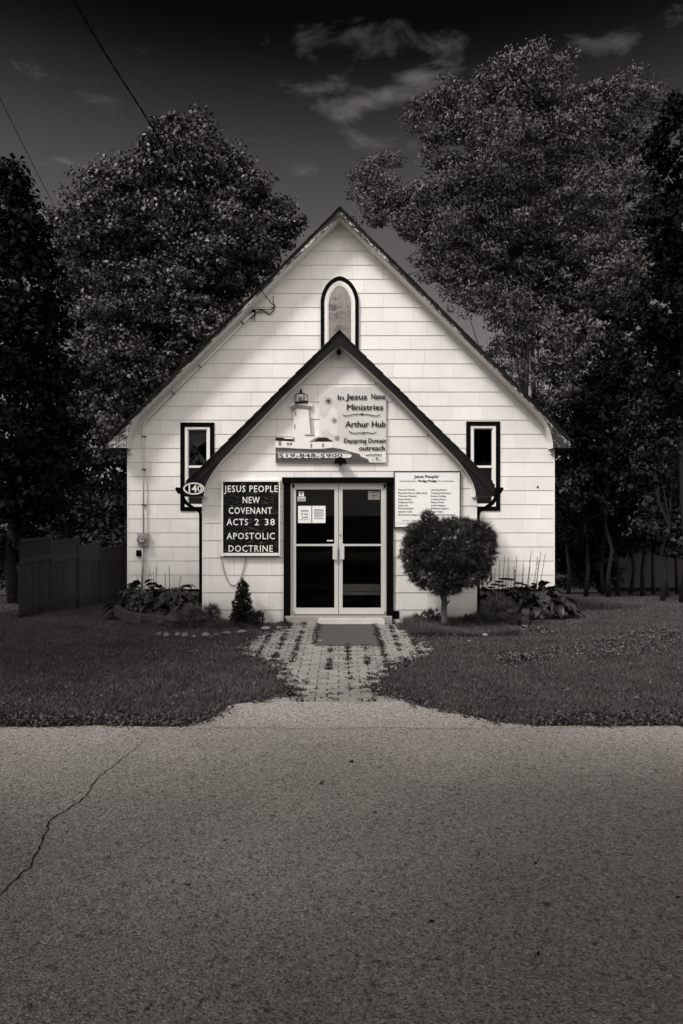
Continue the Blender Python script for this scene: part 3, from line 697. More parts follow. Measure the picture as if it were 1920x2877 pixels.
# ---- roofs: deck + stepped shingle courses
def roof(name, apexz, dxe, slope, y0, y1, thick, course, endpad):
    z_ = lambda dx: apexz-slope*dx
    m = MB()
    for s in (-1, 1):
        p = [(CX, z_(0)), (CX+s*dxe, z_(dxe)), (CX+s*dxe, z_(dxe)-thick), (CX, z_(0)-thick)]
        m.prism(p, y0+.02, y1)
    ro = m.build(name, M['roof'], ch)
    L = math.hypot(dxe, slope*dxe); n = int(L/course); ux, uz = dxe/L, -slope*dxe/L; nx_, nz_ = -uz, ux
    for s in (-1, 1):
        for i in range(n):
            a, b = i*course, min((i+1)*course+.03, L+.02); o0, o1 = .004, .017
            P = [(a, 0), (b, 0), (b, o1), (a, o0)]
            q = [(CX+s*(t*ux+h*nx_), apexz+t*uz+h*nz_) for t, h in P]
            e = random.uniform(-.012, .012)
            MB().prism(q, y0+e, y1).build('shingle_course', M['roof'], ro)
    MB().prism([(CX-.13, apexz-.13*slope+.02), (CX, apexz+.028), (CX+.13, apexz-.13*slope+.02), (CX, apexz+.0)], y0-.005, y1).build('ridge_cap', M['roof'], ro)
    return ro
YRM, YRP = 13.42, 10.98
SRM, SRP = FPX/YRM, FPX/YRP
zpk = XZ(955, 583, YRM)[1]; r_sl = ((1234-583)/(1604-955))
roof('main_roof', zpk, (1604-955)/SRM, r_sl, YRM-.03, YB+.3, .055, .17, 0)
zpp = XZ(955, 931, YRP)[1]; p_sl = ((1361-931)/(1391-955))
roof('porch_roof', zpp, (1391-955)/SRP, p_sl, YRP-.03, YM, .03, .19, 0)
# bargeboards
def mir(pts, c=955): return [(2*c-x, y) for x, y in pts]
main_rake = [(955,592),(1600,1241),(1607,1246),(1608,1258),(1556,1258),(1555,1240),(1551,1222),(1543,1197),(1530,1174),(1512,1155),(1495,1138),(1280,924),(1120,764),(955,607)]
for side in (0, 1):
    pts = main_rake if side else mir(main_rake)
    MB().prism([XZ(x, y, YRM) for x, y in pts], YRM, YRM+.035).build('bargeboard', M['peel'], ch)
porch_rake = [(955,934),(1391,1363),(1391,1395),(1338.6,1396),(1337,1378),(1331,1358),(1322,1341),(1310,1322),(1290,1296),(1279,1284),(1198,1200),(1110,1109),(1009,1015),(955,968)]
for side in (0, 1):
    pts = porch_rake if side else mir(porch_rake)
    b = MB().prism([XZ(x, y, YRP) for x, y in pts], YRP, YRP+.03).build('bargeboard', M['fascia'], ch)
    a, e = (1300, 1300), (1388, 1393)
    if not side: a, e = mir([a, e])
    p0, p1 = XZ(*a, YRP), XZ(*e, YRP)
    MB().bar((p0[0], YRP-.003, p0[1]), (p1[0], YRP-.003, p1[1]), .006, .007).build('seam', M['black'], b)
# soffits (between bargeboard and wall) and frieze mouldings on the wall
def strip(m, line, yA, yB, t=.02):   # line: list of (x,z); sweeps from yA to yB
    for (xa, za), (xb, zb2) in zip(line, line[1:]):
        dx, dz_ = xb-xa, zb2-za; L = math.hypot(dx, dz_) or 1; nx_, nz_ = -dz_/L*t, dx/L*t
        if nz_ < 0: nx_, nz_ = -nx_, -nz_
        m.prism([(xa, za), (xb, zb2), (xb+nx_, zb2+nz_), (xa+nx_, za+nz_)], yA, yB)
for inner, Yr, Yw in ((main_rake[4:], YRM, YM), (porch_rake[3:], YRP, YP)):
    for side in (0, 1):
        pts = inner if side else mir(inner)
        m = MB(); strip(m, [XZ(x, y, Yr) for x, y in pts], Yr+.032, Yw+.02, .015); m.build('soffit', M['trim_white'], ch)
def frieze(f, S, Yw, apex, slope, xend, widths, offs, mt):
    """stepped moulding boards above the clipped edge of the siding"""
    base = apex
    for wd, of in zip(widths, offs):
        for s in (-1, 1):
            L = xend
            z1 = base-slope*L
            p = [(CX, base), (CX+s*L, z1), (CX+s*L, z1+wd*1.43), (CX, base+wd*1.43)]
            MB().prism(p, Yw-of, Yw).build('frieze_board', mt, ch)
        base += wd*1.43+.004
frieze(mpx, SM, YM, MAPEX+.004, MSL, XR-CX-.11, (.035, .05, .07), (.022, .034, .055), M['trim_white'])
frieze(ppx, SP, YP, PAPEX+.004, PSL, PR-CX-.13, (.028, .035, .05), (.022, .030, .045), M['trim_white'])
for s in (-1, 1):   # short upright boards where the rakes die into the eaves
    xw = XR if s > 0 else XL; z1 = mpx(0, 1276)[1]; z2 = mpx(0, 1205)[1]
    MB().box((min(xw, xw-s*.075), YM-.045, z1), (max(xw, xw-s*.075), YM-.0, z2+.12)).build('eave_board', M['trim_white'], ch)
    xw = PR if s > 0 else PL; z1 = ppx(0, 1398)[1]
    MB().box((min(xw+s*.012, xw-s*.09), YP-.045, z1), (max(xw+s*.012, xw-s*.09), YP-.0, z1+.30)).build('eave_board', M['trim_white'], ch)
    # eave soffit + fascia running back along the side
    xo = CX+s*(1604-955)/SRM; zs = XZ(0, 1258, YRM)[1]
    xi = XR if s > 0 else XL
    MB().box((min(xi, xo), YRM+.035, zs), (max(xi, xo), YB+.3, zs+.02)).build('eave_soffit', M['fascia'], ch)
    MB().box((min(xo, xo+s*.02), YRM+.0, zs), (max(xo, xo+s*.02), YB+.3, zs+.11)).build('eave_fascia', M['fascia'], ch)
    xo = CX+s*(1391-955)/SRP; zs = XZ(0, 1395, YRP)[1]; xi = PR if s > 0 else PL
    MB().box((min(xi, xo), YRP+.03, zs), (max(xi, xo), YM-.02, zs+.015)).build('eave_soffit', M['fascia'], ch)
    MB().box((min(xo, xo-s*.02), YRP+.03, zs), (max(xo, xo-s*.02), YM-.02, zs+.17)).build('eave_fascia', M['fascia'], ch)
    # gutter: open trough
    g = [(0, 0), (.10, .0), (.145, .075), (.13, .105), (.12, .075), (.09, .012), (.008, .012), (.008, .10), (0, .10)]
    MB().prism([(xo+s*x, zs+.045+z) for x, z in g], YRP-.01, YM-.05).build('gutter', M['fascia'], ch)
    m = MB(); m.prism([(xo+s*x, zs+.045+z) for x, z in [(0, 0), (.10, 0), (.145, .075), (.13, .10), (0, .10)]], YRP-.016, YRP-.008); m.build('gutter_end', M['black'], ch)
    # downspout
    xw = (1345-960)/SP if s > 0 else (562.5-960)/SP
    zt = zs+.06
    pts = [(xo+s*.045, YRP+.06, zt), (xo+s*.03, YRP+.06, zt-.09), (xo-s*.02, YRP+.08, zt-.17), (xw+s*.12, YP-.02, zt-.235), (xw+s*.02, YP+.05, zt-.29), (xw, YP+.06, zt-.36), (xw, YP+.06, zt-1.2),
           (xw, YP+.06, .06 if s > 0 else .14)]
    MB().tube(pts, .032 if s > 0 else .028, 8).build('downspout', M['black'], ch)
# ---- windows
def sash_window(r, label_part, f, curtain):
    x0, x1, z0, z1 = r; sx0 = (x1-x0)/95
    px = lambda a: x0+a*sx0
    w = MB(); t = 12*sx0
    w.box((x0, YM-.03, z0), (x0+t, YM+.02, z1)); w.box((x1-t, YM-.03, z0), (x1, YM+.02, z1)); w.box((x0+t, YM-.03, z1-t), (x1-t, YM+.02, z1)); w.box((x0-.0+t, YM-.03, z0), (x1-t, YM+.02, z0+t*1.0))
    win = w.build('window', M['black'], ch)
    a, b, c, d = x0+t, x1-t, z0+t, z1-t; u = 8*sx0
    q = MB(); q.box((a, YM-.02, c), (a+u, YM+.05, d)); q.box((b-u, YM-.02, c), (b, YM+.05, d)); q.box((a+u, YM-.02, d-u*.8), (b-u, YM+.05, d)); q.build('frame', M['white'], win)
    MB().box((a+.002, YM-.028, c-.0), (b-.002, YM+.05, c+u*1.0)).build('sill', M['white'], win)
    a, b, c, d = a+u, b-u, c+u, d-u*.8; v = 2.5*sx0
    q = MB(); q.box((a, YM+.005, c), (a+v, YM+.05, d)); q.box((b-v, YM+.005, c), (b, YM+.05, d)); q.box((a+v, YM+.005, d-v), (b-v, YM+.05, d)); q.build('sash', M['trim_white'], win)
    zr = mpx(0, 1311)[1]; MB().box((a, YM+.0, zr-.022), (b, YM+.05, zr+.022)).build('meeting_rail', M['white'], win)
    MB().box((a+.001, YM+.030, zr+.023), (b-.001, YM+.034, d-.001)).build('pane', M['glass'], win)
    MB().box((a+.001, YM+.036, c+.001), (b-.001, YM+.040, zr-.023)).build('pane', M['glass'], win)
    if curtain:
        pts = [(a, d), (b, d), (b, d-.22), ((a+b)/2-.03, d-.36), (a, d-.20)]
        MB().prism(pts, YM+.09, YM+.10).build('curtain', M['curtain'], win)
        m = MB(); m.tube([((a+b)/2-.12, YM+.2, zr+.10), ((a+b)/2, YM+.2, zr+.22), ((a+b)/2+.1, YM+.2, zr+.13), ((a+b)/2+.06, YM+.2, zr-.02)], [.05, .07, .06, .03], 8); m.build('curtain_tie', M['curtain'], win)
    return win
sash_window(WL, '', None, True); sash_window(WR, '', None, False)
def arch_pts(x0, x1, apex, spring, n=10):
    """pointed arch outline from left spring over apex to right spring; px coords -> (x,z)"""
    cx = (x0+x1)/2; out = []
    h = spring-apex; w = (x1-x0)/2
    for i in range(n+1):
        t = i/n; a = t*math.pi/2
        # blend of ellipse and straight to give a soft point
        xx = x0+w*(1-math.cos(a))*(.80)+w*.20*t; yy = spring-h*(math.sin(a)*.86+.14*t)
        out.append((xx, yy))
    return out+[(2*cx-x, y) for x, y in out[::-1][1:]]
def ring(outer, inner, bottom, Ya, Yb, name, mt, parent):
    O = [(outer[0], bottom)]+arch_pts(*outer)+[(outer[1], bottom)]; I = [(inner[0], bottom)]+arch_pts(*inner)+[(inner[1], bottom)]
    O = [mpx(*p) for p in O]; I = [mpx(*p) for p in I]; m = MB()
    for i in range(len(O)-1): m.prism([O[i], O[i+1], I[i+1], I[i]], Ya, Yb)
    return m.build(name, mt, parent)
bot = 1022
aw = ring((901.5, 1008.5, 778, 846), (911.5, 998.5, 789, 848), bot, YM-.05, YM-.0, 'arched_window', M['black'], ch)
ring((911.7, 998.3, 789.3, 848), (919.5, 990.5, 797, 850), bot, YM-.035, YM-.0, 'frame', M['white'], aw)
ring((919.7, 990.3, 797.3, 850), (923.6, 986.8, 803, 851), bot, YM-.028, YM-.0, 'sash', M['trim_white'], aw)
P_ = [(923.8, bot)]+arch_pts(923.8, 986.6, 803.3, 851)+[(986.6, bot)]
MB().prism([mpx(*p) for p in P_], YM-.020, YM-.016).build('pane', M['mirror'], aw)
# ---- doors
dtr = MB(); x0, x1, zt = DOOR[0], DOOR[1], DOOR[3]
jw = 19/SP
dtr.box((x0, YP-.05, .05), (x0+jw, YP+.06, zt-.08)); dtr.box((x1-jw, YP-.05, .05), (x1, YP+.06, zt-.08))
dtr.prism([ppx(794, 1341.5), ppx(1106, 1341.5), ppx(1106, 1358), ppx(794, 1358)], YP-.075, YP+.06)
dsur = dtr.build('door_surround', M['black'], ch)
def rp(m, px0, px1, py0, py1, ya, yb): a = ppx(px0, py1); b = ppx(px1, py0); m.box((a[0], ya, a[1]), (b[0], yb, b[1])); return m
m = MB(); rp(m, 817, 822, 1358, 1729, YP-.01, YP+.06); rp(m, 1084, 1088, 1358, 1729, YP-.01, YP+.06); rp(m, 822, 1084, 1358, 1361, YP-.01, YP+.06); m.build('door_frame', M['aluminium'], ch)
for (a, g0_, g1_, b, hx0, hx1) in ((822.5, 832, 940, 951, 935.4, 947.6), (952.5, 963, 1071, 1083.5, 955.6, 967.6)):
    m = MB(); ya, yb = YP+.0, YP+.045
    rp(m, a, g0_, 1361.5, 1726, ya, yb); rp(m, g1_, b, 1361.5, 1726, ya, yb); rp(m, g0_, g1_, 1361.5, 1375, ya, yb); rp(m, g0_, g1_, 1708, 1726, ya, yb)
    d = m.build('door', M['aluminium'], ch)
    rp(MB(), g0_, g1_, 1528.5, 1534, YP-.004, YP+.03).build('push_rail', M['aluminium'], d)
    rp(MB(), g0_, g1_, 1375, 1528.3, YP+.020, YP+.026).build('pane', M['glass'], d)
    rp(MB(), g0_, g1_, 1534.2, 1708, YP+.020, YP+.026).build('pane', M['glass'], d)
    m = MB(); rp(m, hx0, hx1, 1527, 1571, YP-.055, YP-.045); s = .012
    rp(m, hx0, hx0+1.5, 1527, 1571, YP-.045, YP+.0); m.build('handle', M['aluminium'], d)
    xx = 825 if a < 900 else 1081
    rp(MB(), xx-2.5, xx+2.5, 1360, 1371, YP-.022, YP-.002).build('hinge', M['black'], d)
    rp(MB(), xx-2.5, xx+2.5, 1717, 1728, YP-.022, YP-.002).build('hinge', M['grey_metal'], d)
    if a > 900:
        c = ppx(956.3, 1503.5); m = MB(); m.tube([(c[0], YP-.012, c[1]), (c[0], YP+.002, c[1])], .018, 14); m.build('lock', M['grey_metal'], d)
    rp(MB(), a+.5, b-.5, 1726.2, 1728, YP+.005, YP+.04).build('sweep', M['black'], d)
# threshold: concrete sill + pale board step
m = MB(); a, b = ppx(803, 1745), ppx(1100, 1729); m.box((a[0], YP-.16, -.02), (b[0], YP+.12, b[1])); m.build('threshold', M['concrete'], ch)
st = MB(); zt_ = .108
a = GR(893, 1752); pl = []
X0, X1 = PX(893, 0, 10.93).x, PX(1082, 0, 10.93).x
n = 6; rr = .045; prof = []
for (cx0, cz0, a0) in ((X1-rr, zt_-rr, 0), (X0+rr, zt_-rr, 90), (X0+rr, rr, 180), (X1-rr, rr, 270)):
    for k in range(n+1): t = R(a0+90*k/n); prof.append((cx0+rr*math.cos(t), cz0+rr*math.sin(t)))
st.prism(prof, 10.93, 11.035); 
tag(st.build('board_step', M['step'], loc=(0, 10.98, 0)), 'pale round cornered board step set before the door sill', 'step')
# hidden crawl opening right of the door (dark gap under siding)
rp(MB(), 1105.5, 1122, 1716, 1738, YP-.018, YP-.012).build('vent_gap', M['black'], ch)
# torn chip in the siding at the right
q = [(856.5,825),(856.5,855),(843,851),(831,843),(843,829)]; q = [XZ(1280+x*.2724, 1140+y*.2724, YM) for x, y in q]
MB().prism(q, YM-.0165, YM-.0155).build('siding_chip', M['felt'], mainw)

# ================================================================== signs
def text_mesh(body, bold=0.0, shear=0.0, space=1.0, wobble=0.0):
    cu = bpy.data.curves.new('t', 'FONT'); cu.body = body; cu.size = 1; cu.offset = bold; cu.shear = shear; cu.space_character = space; cu.resolution_u = 2
    o = bpy.data.objects.new('t', cu); COL.objects.link(o); bpy.context.view_layer.update()
    me = bpy.data.meshes.new_from_object(o.evaluated_get(bpy.context.evaluated_depsgraph_get()))
    V = np.array([v.co[:] for v in me.vertices]); F = [tuple(p.vertices) for p in me.polygons]
    bpy.data.objects.remove(o); bpy.data.curves.remove(cu); bpy.data.meshes.remove(me)
    return V, F
HCAP = None
def text(parent, name, body, x0, x1, base, cap, D, y, mt, bold=0.0, shear=0.0, space=1.0, align='L', conv=None, wob=0.0, th=.0012):
    """x0..x1 photo px span; base = baseline photo py; cap = cap height in photo px"""
    global HCAP
    if HCAP is None:
        v, _ = text_mesh('H'); HCAP = v[:, 1].max()
    V, F = text_mesh(body, 0.0, shear, space)
    X = V[:, 0]; Z = V[:, 1]/HCAP*cap
    if x1 is None: X = X/HCAP*cap*.92; X = X-X.min()+x0
    else: X = (X-X.min())/(X.max()-X.min())*(x1-x0)+x0
    if wob: Z = Z+wob*cap*np.sin(X*.55)*.5+wob*cap*.3*np.sin(X*1.7+1); X = X+wob*cap*.25*np.sin(Z*.9+X*.2)
    m = MB(); n = len(V)
    W3 = [PX(x, base-z, D) for x, z in zip(X, Z)]
    front_ = [(p.x, y, p.z) for p in W3]
    m.add(front_, [f[::1] for f in F])
    if bold > .008:
        for q_, (sx1, sz1) in enumerate(((-1, 0), (1, 0), (0, .8), (0, -.8))):
            dx_, dz1 = sx1*bold*cap/HCAP/FPX*D, sz1*bold*cap/HCAP/FPX*D
            m.add([(a_+dx_, b_-.0002*(q_+1), c_+dz1) for a_, b_, c_ in front_], F)
    me_o = m.build(name, mt, parent)
    md = me_o.data
    # give the print a hair of thickness
    V2 = [(p.x, y+th, p.z) for p in W3]
    return me_o
def layer(parent, name, pts, D, y, mt, cv=lambda x, y: (x, y), th=.0015):
    return MB().prism([XZ(*cv(a, b), D) for a, b in pts], y, y+th).build(name, mt, parent)
def ribbon(m, pts, w, D, y, cv=lambda x, y: (x, y), th=.001):
    P = [Vector(XZ(*cv(a, b), D)) for a, b in pts]; w = w/FPX*D if not isinstance(w, list) else [q/FPX*D for q in w]
    L_, R_ = [], []
    for i, p in enumerate(P):
        t = (P[min(i+1, len(P)-1)]-P[max(i-1, 0)]).normalized(); n_ = Vector((-t.y, t.x))*(w[i] if isinstance(w, list) else w)/2
        L_.append(p+n_); R_.append(p-n_)
    V = [(p.x, y, p.y) for p in L_]+[(p.x, y, p.y) for p in R_]; n = len(P)
    m.add(V, [(i, i+1, n+i+1, n+i) for i in range(n-1)])
# ---- black letter board
D = YP-.06
A = lambda x, y: (320+x*.3061, 1160+y*.3061)
lb = thing('letter_board', 'black letter board in white frame with JESUS PEOPLE lettering, left of the doors', 'sign', PX(705, 1562, D))
layer(lb, 'panel', [(1000,625),(1520,625),(1520,1300),(1000,1300)], D, D-.0, M['board'], A, .04)
for nm_, p in (('frame', [(990,617),(1527,617),(1527,632),(990,632)]), ('frame', [(990,632),(1005,632),(1005,1285),(990,1285)]), ('frame', [(1516,632),(1527,632),(1527,1285),(1516,1285)]), ('frame', [(990,1285),(1527,1285),(1527,1312),(990,1312)])):
    layer(lb, nm_, p, D, D-.02, M['white'], A, .07)
layer(lb, 'drip_edge', [(1008,1312.5),(1520,1312.5),(1520,1322),(1008,1322)], D, D-.012, M['black'], A, .06)
for body, xa, xb, yc in (('JESUS PEOPLE', 1015, 1505, 697), ('NEW', 1185, 1340, 800), ('COVENANT', 1057, 1452, 897), ('ACTS', 1038, 1232, 1002), ('2', 1294, 1332, 1002), ('38', 1388, 1478, 1002), ('APOSTOLIC', 1038, 1478, 1130), ('DOCTRINE', 1055, 1460, 1245)):
    text(lb, 'lettering', body, A(xa, 0)[0], A(xb, 0)[0], A(0, yc+29)[1], 58*.3061, D, D-.004, M['white'], bold=.012, space=1.15)
for x, y in ((1020,640),(1505,640),(1020,1303),(1282,1303),(1505,1303)):
    p = PX(*A(x, y), D); MB().tube([(p.x, D-.026, p.z), (p.x, D-.018, p.z)], .006, 6).build('screw', M['grey_metal'], lb)
# ---- lighthouse sign
B = lambda x, y: (720+x*.2679, 1040+y*.2679)
D = YP-.05
ls = thing('lighthouse_sign', 'cut-out painted lighthouse sign board in the porch gable', 'sign', PX(930, 1300, D))
outline = [(202,970),(202,705),(285,705),(303,719),(380,722),(398,430),(362,392),(362,352),(403,345),(405,278),(397,266),(455,232),(460,205),(470,192),(482,205),(485,230),(545,258),(548,275),(547,333),(585,345),(588,382),(548,405),
           (575,590),(580,672),(622,690),(667,700),(665,300),(815,172),(1250,172),(1363,285),(1363,970)]
layer(ls, 'board', outline, D, D, M['white'], B, .025)
k = 0
def lay(name, pts, mt):
    global k; k += 1
    return layer(ls, name, pts, D, D-.0004*k-.0006, mt, B, .0003)
lay('painted_sky', [(667,300),(815,174),(1249,174),(1361,287),(1361,968),(1190,968),(1175,935),(1085,880),(1010,862),(900,830),(800,812),(800,760),(667,700)], M['signpaint'])
lay('painted_cloud', [(668,470),(720,520),(800,380),(850,420),(860,520),(840,640),(900,760),(1100,800),(1361,830),(1361,966),(1192,966),(1175,935),(1085,880),(900,830),(810,812),(810,760),(668,700)], M['signcloud'])
lay('painted_rocks', [(690,650),(745,628),(800,668),(820,690),(865,670),(880,740),(810,748),(700,705)], M['signpaint'])
lay('painted_hill', [(204,968),(204,812),(300,812),(430,822),(560,826),(700,824),(800,812),(900,828),(1010,860),(1085,880),(1100,905),(1175,935),(1190,968)], M['hill'])
lay('painted_hill_band', [(204,850),(420,850),(700,862),(950,848),(1000,870),(900,876),(600,880),(204,872)], M['signgrey'])
lay('painted_roof', [(203,706),(285,706),(303,720),(403,722),(403,748),(300,742),(203,740)], M['ink'])
lay('painted_roof', [(608,750),(655,706),(740,706),(812,748)], M['ink'])
lay('painted_roof', [(556,752),(608,750),(655,706),(630,706)], M['signgrey'])
lay('painted_roof', [(503,673),(600,678),(622,692),(520,690)], M['signgrey'])
for p in ([(236,743),(263,743),(263,790),(236,790)], [(323,760),(346,760),(346,785),(323,785)], [(354,760),(377,760),(377,785),(354,785)], [(571,768),(585,768),(585,814),(571,814)], [(693,770),(711,770),(711,808),(693,808)],
          [(409,435),(420,430),(420,480),(411,482)], [(400,570),(410,566),(412,615),(402,617)], [(386,705),(404,705),(404,745),(388,745)]): lay('painted_window', p, M['signgrey'])
lay('painted_dome', [(398,275),(400,264),(430,245),(455,236),(460,205),(470,193),(482,205),(486,236),(515,246),(546,262),(545,272),(520,258),(470,248),(425,258)], M['ink'])
for xg in (408, 420, 445, 492, 505, 538): lay('painted_mullion', [(xg, 268), (xg+6, 266), (xg+6, 330), (xg, 332)], M['ink'])
lay('painted_lamp', [(452,285),(480,283),(486,330),(450,330)], M['signgrey'])
lay('painted_rail', [(405,335),(495,318),(547,322),(547,338),(495,336),(408,354)], M['ink'])
lay('painted_rail', [(408,346),(495,338),(547,342),(547,350),(495,348),(408,356)], M['ink'])
lay('painted_gallery', [(366,380),(410,360),(500,368),(584,378),(584,388),(548,405),(430,396),(400,430),(368,396)], M['signgrey'])
lay('painted_edge', [(548,400),(556,400),(583,672),(574,672)], M['signgrey'])
# phone strip with wavy outline
import itertools
top_ = [(232+i*19, 872-4*math.sin(i*1.9)) for i in range(0, 36)]; bot_ = [(232+i*19, 922+4*math.sin(i*1.7)) for i in range(35, -1, -1)]
lay('phone_strip', top_+[(985,878),(1008,898),(985,920)]+bot_, M['signcloud'])
m = MB(); ribbon(m, top_+[(985,878),(1010,898),(985,922)]+bot_+[top_[0]], .6, D, D-.0004*k-.001, B); m.build('phone_outline', M['ink'], ls)
yt = D-.0004*k-.0016
def btext(body, xa, xb, yb, cap, bold=.02, shear=.05, wob=.03, nm='lettering'): text(ls, nm, body, B(xa, 0)[0], B(xb, 0)[0], B(0, yb)[1], cap*.2679, D, yt, M['ink'], bold=bold*1.0, shear=shear, wob=wob)
btext('519-848-5900', 240, 905, 915, 36, .03, .0, .0)
btext('In', 855, 920, 312, 50); btext('Jesus', 942, 1162, 308, 58, .028); btext('Name', 1208, 1354, 304, 55, .022)
btext('Ministries', 952, 1330, 418, 58, .025); btext('Arthur Hub', 935, 1356, 596, 60, .022); btext('Dayspring Domain', 922, 1362, 762, 46, .022); btext('outreach', 1080, 1348, 842, 50, .03)
for pts in ([(912,465),(930,480),(960,480),(1020,466),(1080,462),(1110,465),(1150,462),(1210,475),(1260,482),(1290,475),(1300,465)], [(970,637),(990,655),(1030,663),(1080,658),(1130,660),(1170,655),(1220,664),(1250,658),(1260,646)],
            [(1148,890),(1165,895),(1200,885),(1230,892),(1260,882),(1290,892),(1318,885)]):
    m = MB(); ribbon(m, pts, 2.2, D, yt, B); m.build('flourish', M['ink'], ls)
m = MB(); ribbon(m, [(1265,908),(1266,952)], 1.8, D, yt, B); ribbon(m, [(1250,922),(1282,920)], 1.6, D, yt-.0005, B); m.build('painted_cross', M['ink'], ls)
for pts, w_ in (([(1218,940),(1230,944)], 2.6), ([(1290,944),(1302,940)], 2.6), ([(1098,462),(1122,462)], 4.6), ([(1118,660),(1136,660)], 4.2)):
    m = MB(); ribbon(m, pts, w_, D, yt-.0005, B); m.build('painted_dot', M['ink'], ls)
m = MB()
for i in range(4):
    a = math.pi*i/4+.1; r = 38 if i % 2 == 0 else 44
    ribbon(m, [(758-r*math.cos(a), 323-r*math.sin(a)), (758+r*math.cos(a), 323+r*math.sin(a))], 1.6, D, yt-.0004*i, B)
m.build('painted_star', M['ink'], ls)
for cx0, cy0, r in ((820,525,34), (850,710,30)):
    m = MB()
    for i in range(4):
        a = math.pi*i/4+.2; ribbon(m, [(cx0-r*math.cos(a), cy0-r*math.sin(a)), (cx0+r*math.cos(a), cy0+r*math.sin(a))], 1.6, D, yt-.0004*i, B)
    m.build('painted_star', M['signgrey'], ls)
# picture lamp at the foot of the sign
lm = thing('picture_lamp', 'small black hooded lamp at the foot of the lighthouse sign', 'lamp', PX(957, 1301, D-.1))
m = MB(); c = PX(957, 1303, D-.02); pr = []
for i in range(7):
    a = math.pi*i/6; pr.append((c.x+.10*math.cos(a), c.z+.095*math.sin(a)**.8))
m.prism(pr, D-.17, D-.02); m.build('hood', M['black'], lm)
m = MB(); m.tube([(c.x, D-.03, c.z-.01), (c.x, D+.04, c.z-.01)], .02, 8); m.build('arm', M['black'], lm)
# ---- activities notice board
E = lambda x, y: (1060+x*.2423, 1280+y*.2423)
D = YP-.055
nbd = thing('activities_board', 'white notice board listing fun activities, right of the doors', 'sign', PX(1200, 1482, D))
layer(nbd, 'panel', [(200,187),(962,187),(962,830),(200,830)], D, D, M['paper'], E, .035)
for p in ([(197,182),(966,182),(966,189),(197,189)], [(197,827),(966,827),(966,836),(197,836)], [(197,189),(204,189),(204,827),(197,827)], [(958,189),(966,189),(966,827),(958,827)]): layer(nbd, 'frame', p, D, D-.008, M['black'], E, .045)
def etext(body, xa, xb, yb, cap, bold=.012, mt='ink'): text(nbd, 'lettering', body, E(xa, 0)[0], E(xb, 0)[0] if xb else None, E(0, yb)[1], cap*.2423, D, D-.003, M[mt], bold=bold)
etext('Jesus People!', 430, 712, 258, 33, .03); etext('Check Out Our', 262, 458, 305, 21, .004); etext('Hodge Podge', 476, 690, 305, 24, .045); etext('Fun Activities', 710, 890, 305, 21, .004)
Lc = ['Praise & Worship', 'Mountain Movers Bible Study', 'Welcome Program', 'Soup Kitchen', 'Pregnancy Care', 'Ladies Tea', "Men's Breakfast", 'Speakers Club', 'Bereavement Support']
Lx = [440, 580, 456, 395, 420, 360, 424, 402, 492]
Rc = ['Learning Station', 'Training & Education', 'Seniors College', 'Cooking Classes', 'Family Circles', 'Youth Hangout', 'Addiction Support', 'Movie Night', 'Community Connections']
Rx = [806, 858, 798, 802, 775, 793, 830, 760, 902]
for i, yy in enumerate((395, 433, 468, 505, 541, 577, 612, 649, 685)):
    etext(Lc[i], 246, Lx[i], yy+9, 18, .012); etext(Rc[i], 624, Rx[i], yy+9, 18, .012)
etext('Friendly  -  Interactive', 290, 515, 761, 16, .0, 'greyink'); etext('"Arise, shine, for thy light is come, and the glory of the Lord is risen upon thee"', 218, 935, 789, 12, .0, 'greyink')
# ---- house number plate 140
Y140 = YRP-.018
n140 = thing('number_plate', 'white oval house number plate reading 140 on the left porch eave', 'sign', PX(545, 1390, Y140))
c = PX(545, 1372.7, Y140); rx, rz = 29.7/FPX*Y140, 17/FPX*Y140
m = MB(); E1 = [(c.x+rx*math.cos(t), c.z+rz*math.sin(t)) for t in np.linspace(0, 2*math.pi, 33)]; E0 = [(c.x+rx*.86*math.cos(t), c.z+rz*.78*math.sin(t)) for t in np.linspace(0, 2*math.pi, 33)]
for i in range(32): m.prism([E1[i], E1[i+1], E0[i+1], E0[i]], Y140, Y140+.008)
m.build('rim', M['white'], n140)
m = MB(); m.prism(E0[:-1], Y140+.004, Y140+.008); m.build('backing', M['black'], n140)
text(n140, 'lettering', '14', 531, 553, 1382.5, 20, Y140, Y140+.001, M['white'], bold=.03); 
text(n140, 'lettering', '0', 555, 568, 1380.5, 16, Y140, Y140+.001, M['white'], bold=.02)
# ---- papers and stickers on the doors
G5 = lambda x, y: (780+x*.2296, 1300+y*.2296)
YG = YP+.014
def flat(name, label, cat, x0, y0, x1, y1, mt, group=None):
    t = thing(name, label, cat, PX(*G5((x0+x1)/2, y1), YG), group)
    layer(t, 'sheet', [(x0,y0),(x1,y0),(x1,y1),(x0,y1)], YP, YG, mt, G5, .002); return t
def gtext(t, body, xa, xb, yb, cap, bold=.02, mt='ink'): text(t, 'lettering', body, G5(xa, 0)[0], G5(xb, 0)[0], G5(0, yb)[1], cap*.2296, YP, YG-.0012, M[mt], bold=bold)
t = flat('paper_notice', 'white paper reading Jesus is my Lord taped inside left door', 'notice', 252, 528, 415, 738, M['paper'])
gtext(t, 'Jesus', 287, 378, 597, 24, .03); gtext(t, 'is my', 292, 374, 638, 24, .03); gtext(t, 'Lord', 298, 368, 679, 24, .03); gtext(t, 'in HIM will I Trust', 270, 395, 701, 10, .02)
t = flat('paper_notice', 'typed white letter taped beside the Jesus is my Lord paper', 'notice', 425, 528, 588, 738, M['paper'])
m = MB()
for i, yy in enumerate([570,578,586,594,608,616,624,632,646,654,662,678,686]):
    ribbon(m, [(447, yy), (568 if i % 5 else 540, yy)], .9, YP, YG-.0012, G5)
m.build('lettering', M['greyink'], t)
t = flat('door_sticker', 'small square alarm sticker at the top of the left door glass', 'sticker', 260, 350, 322, 410, M['paper'])
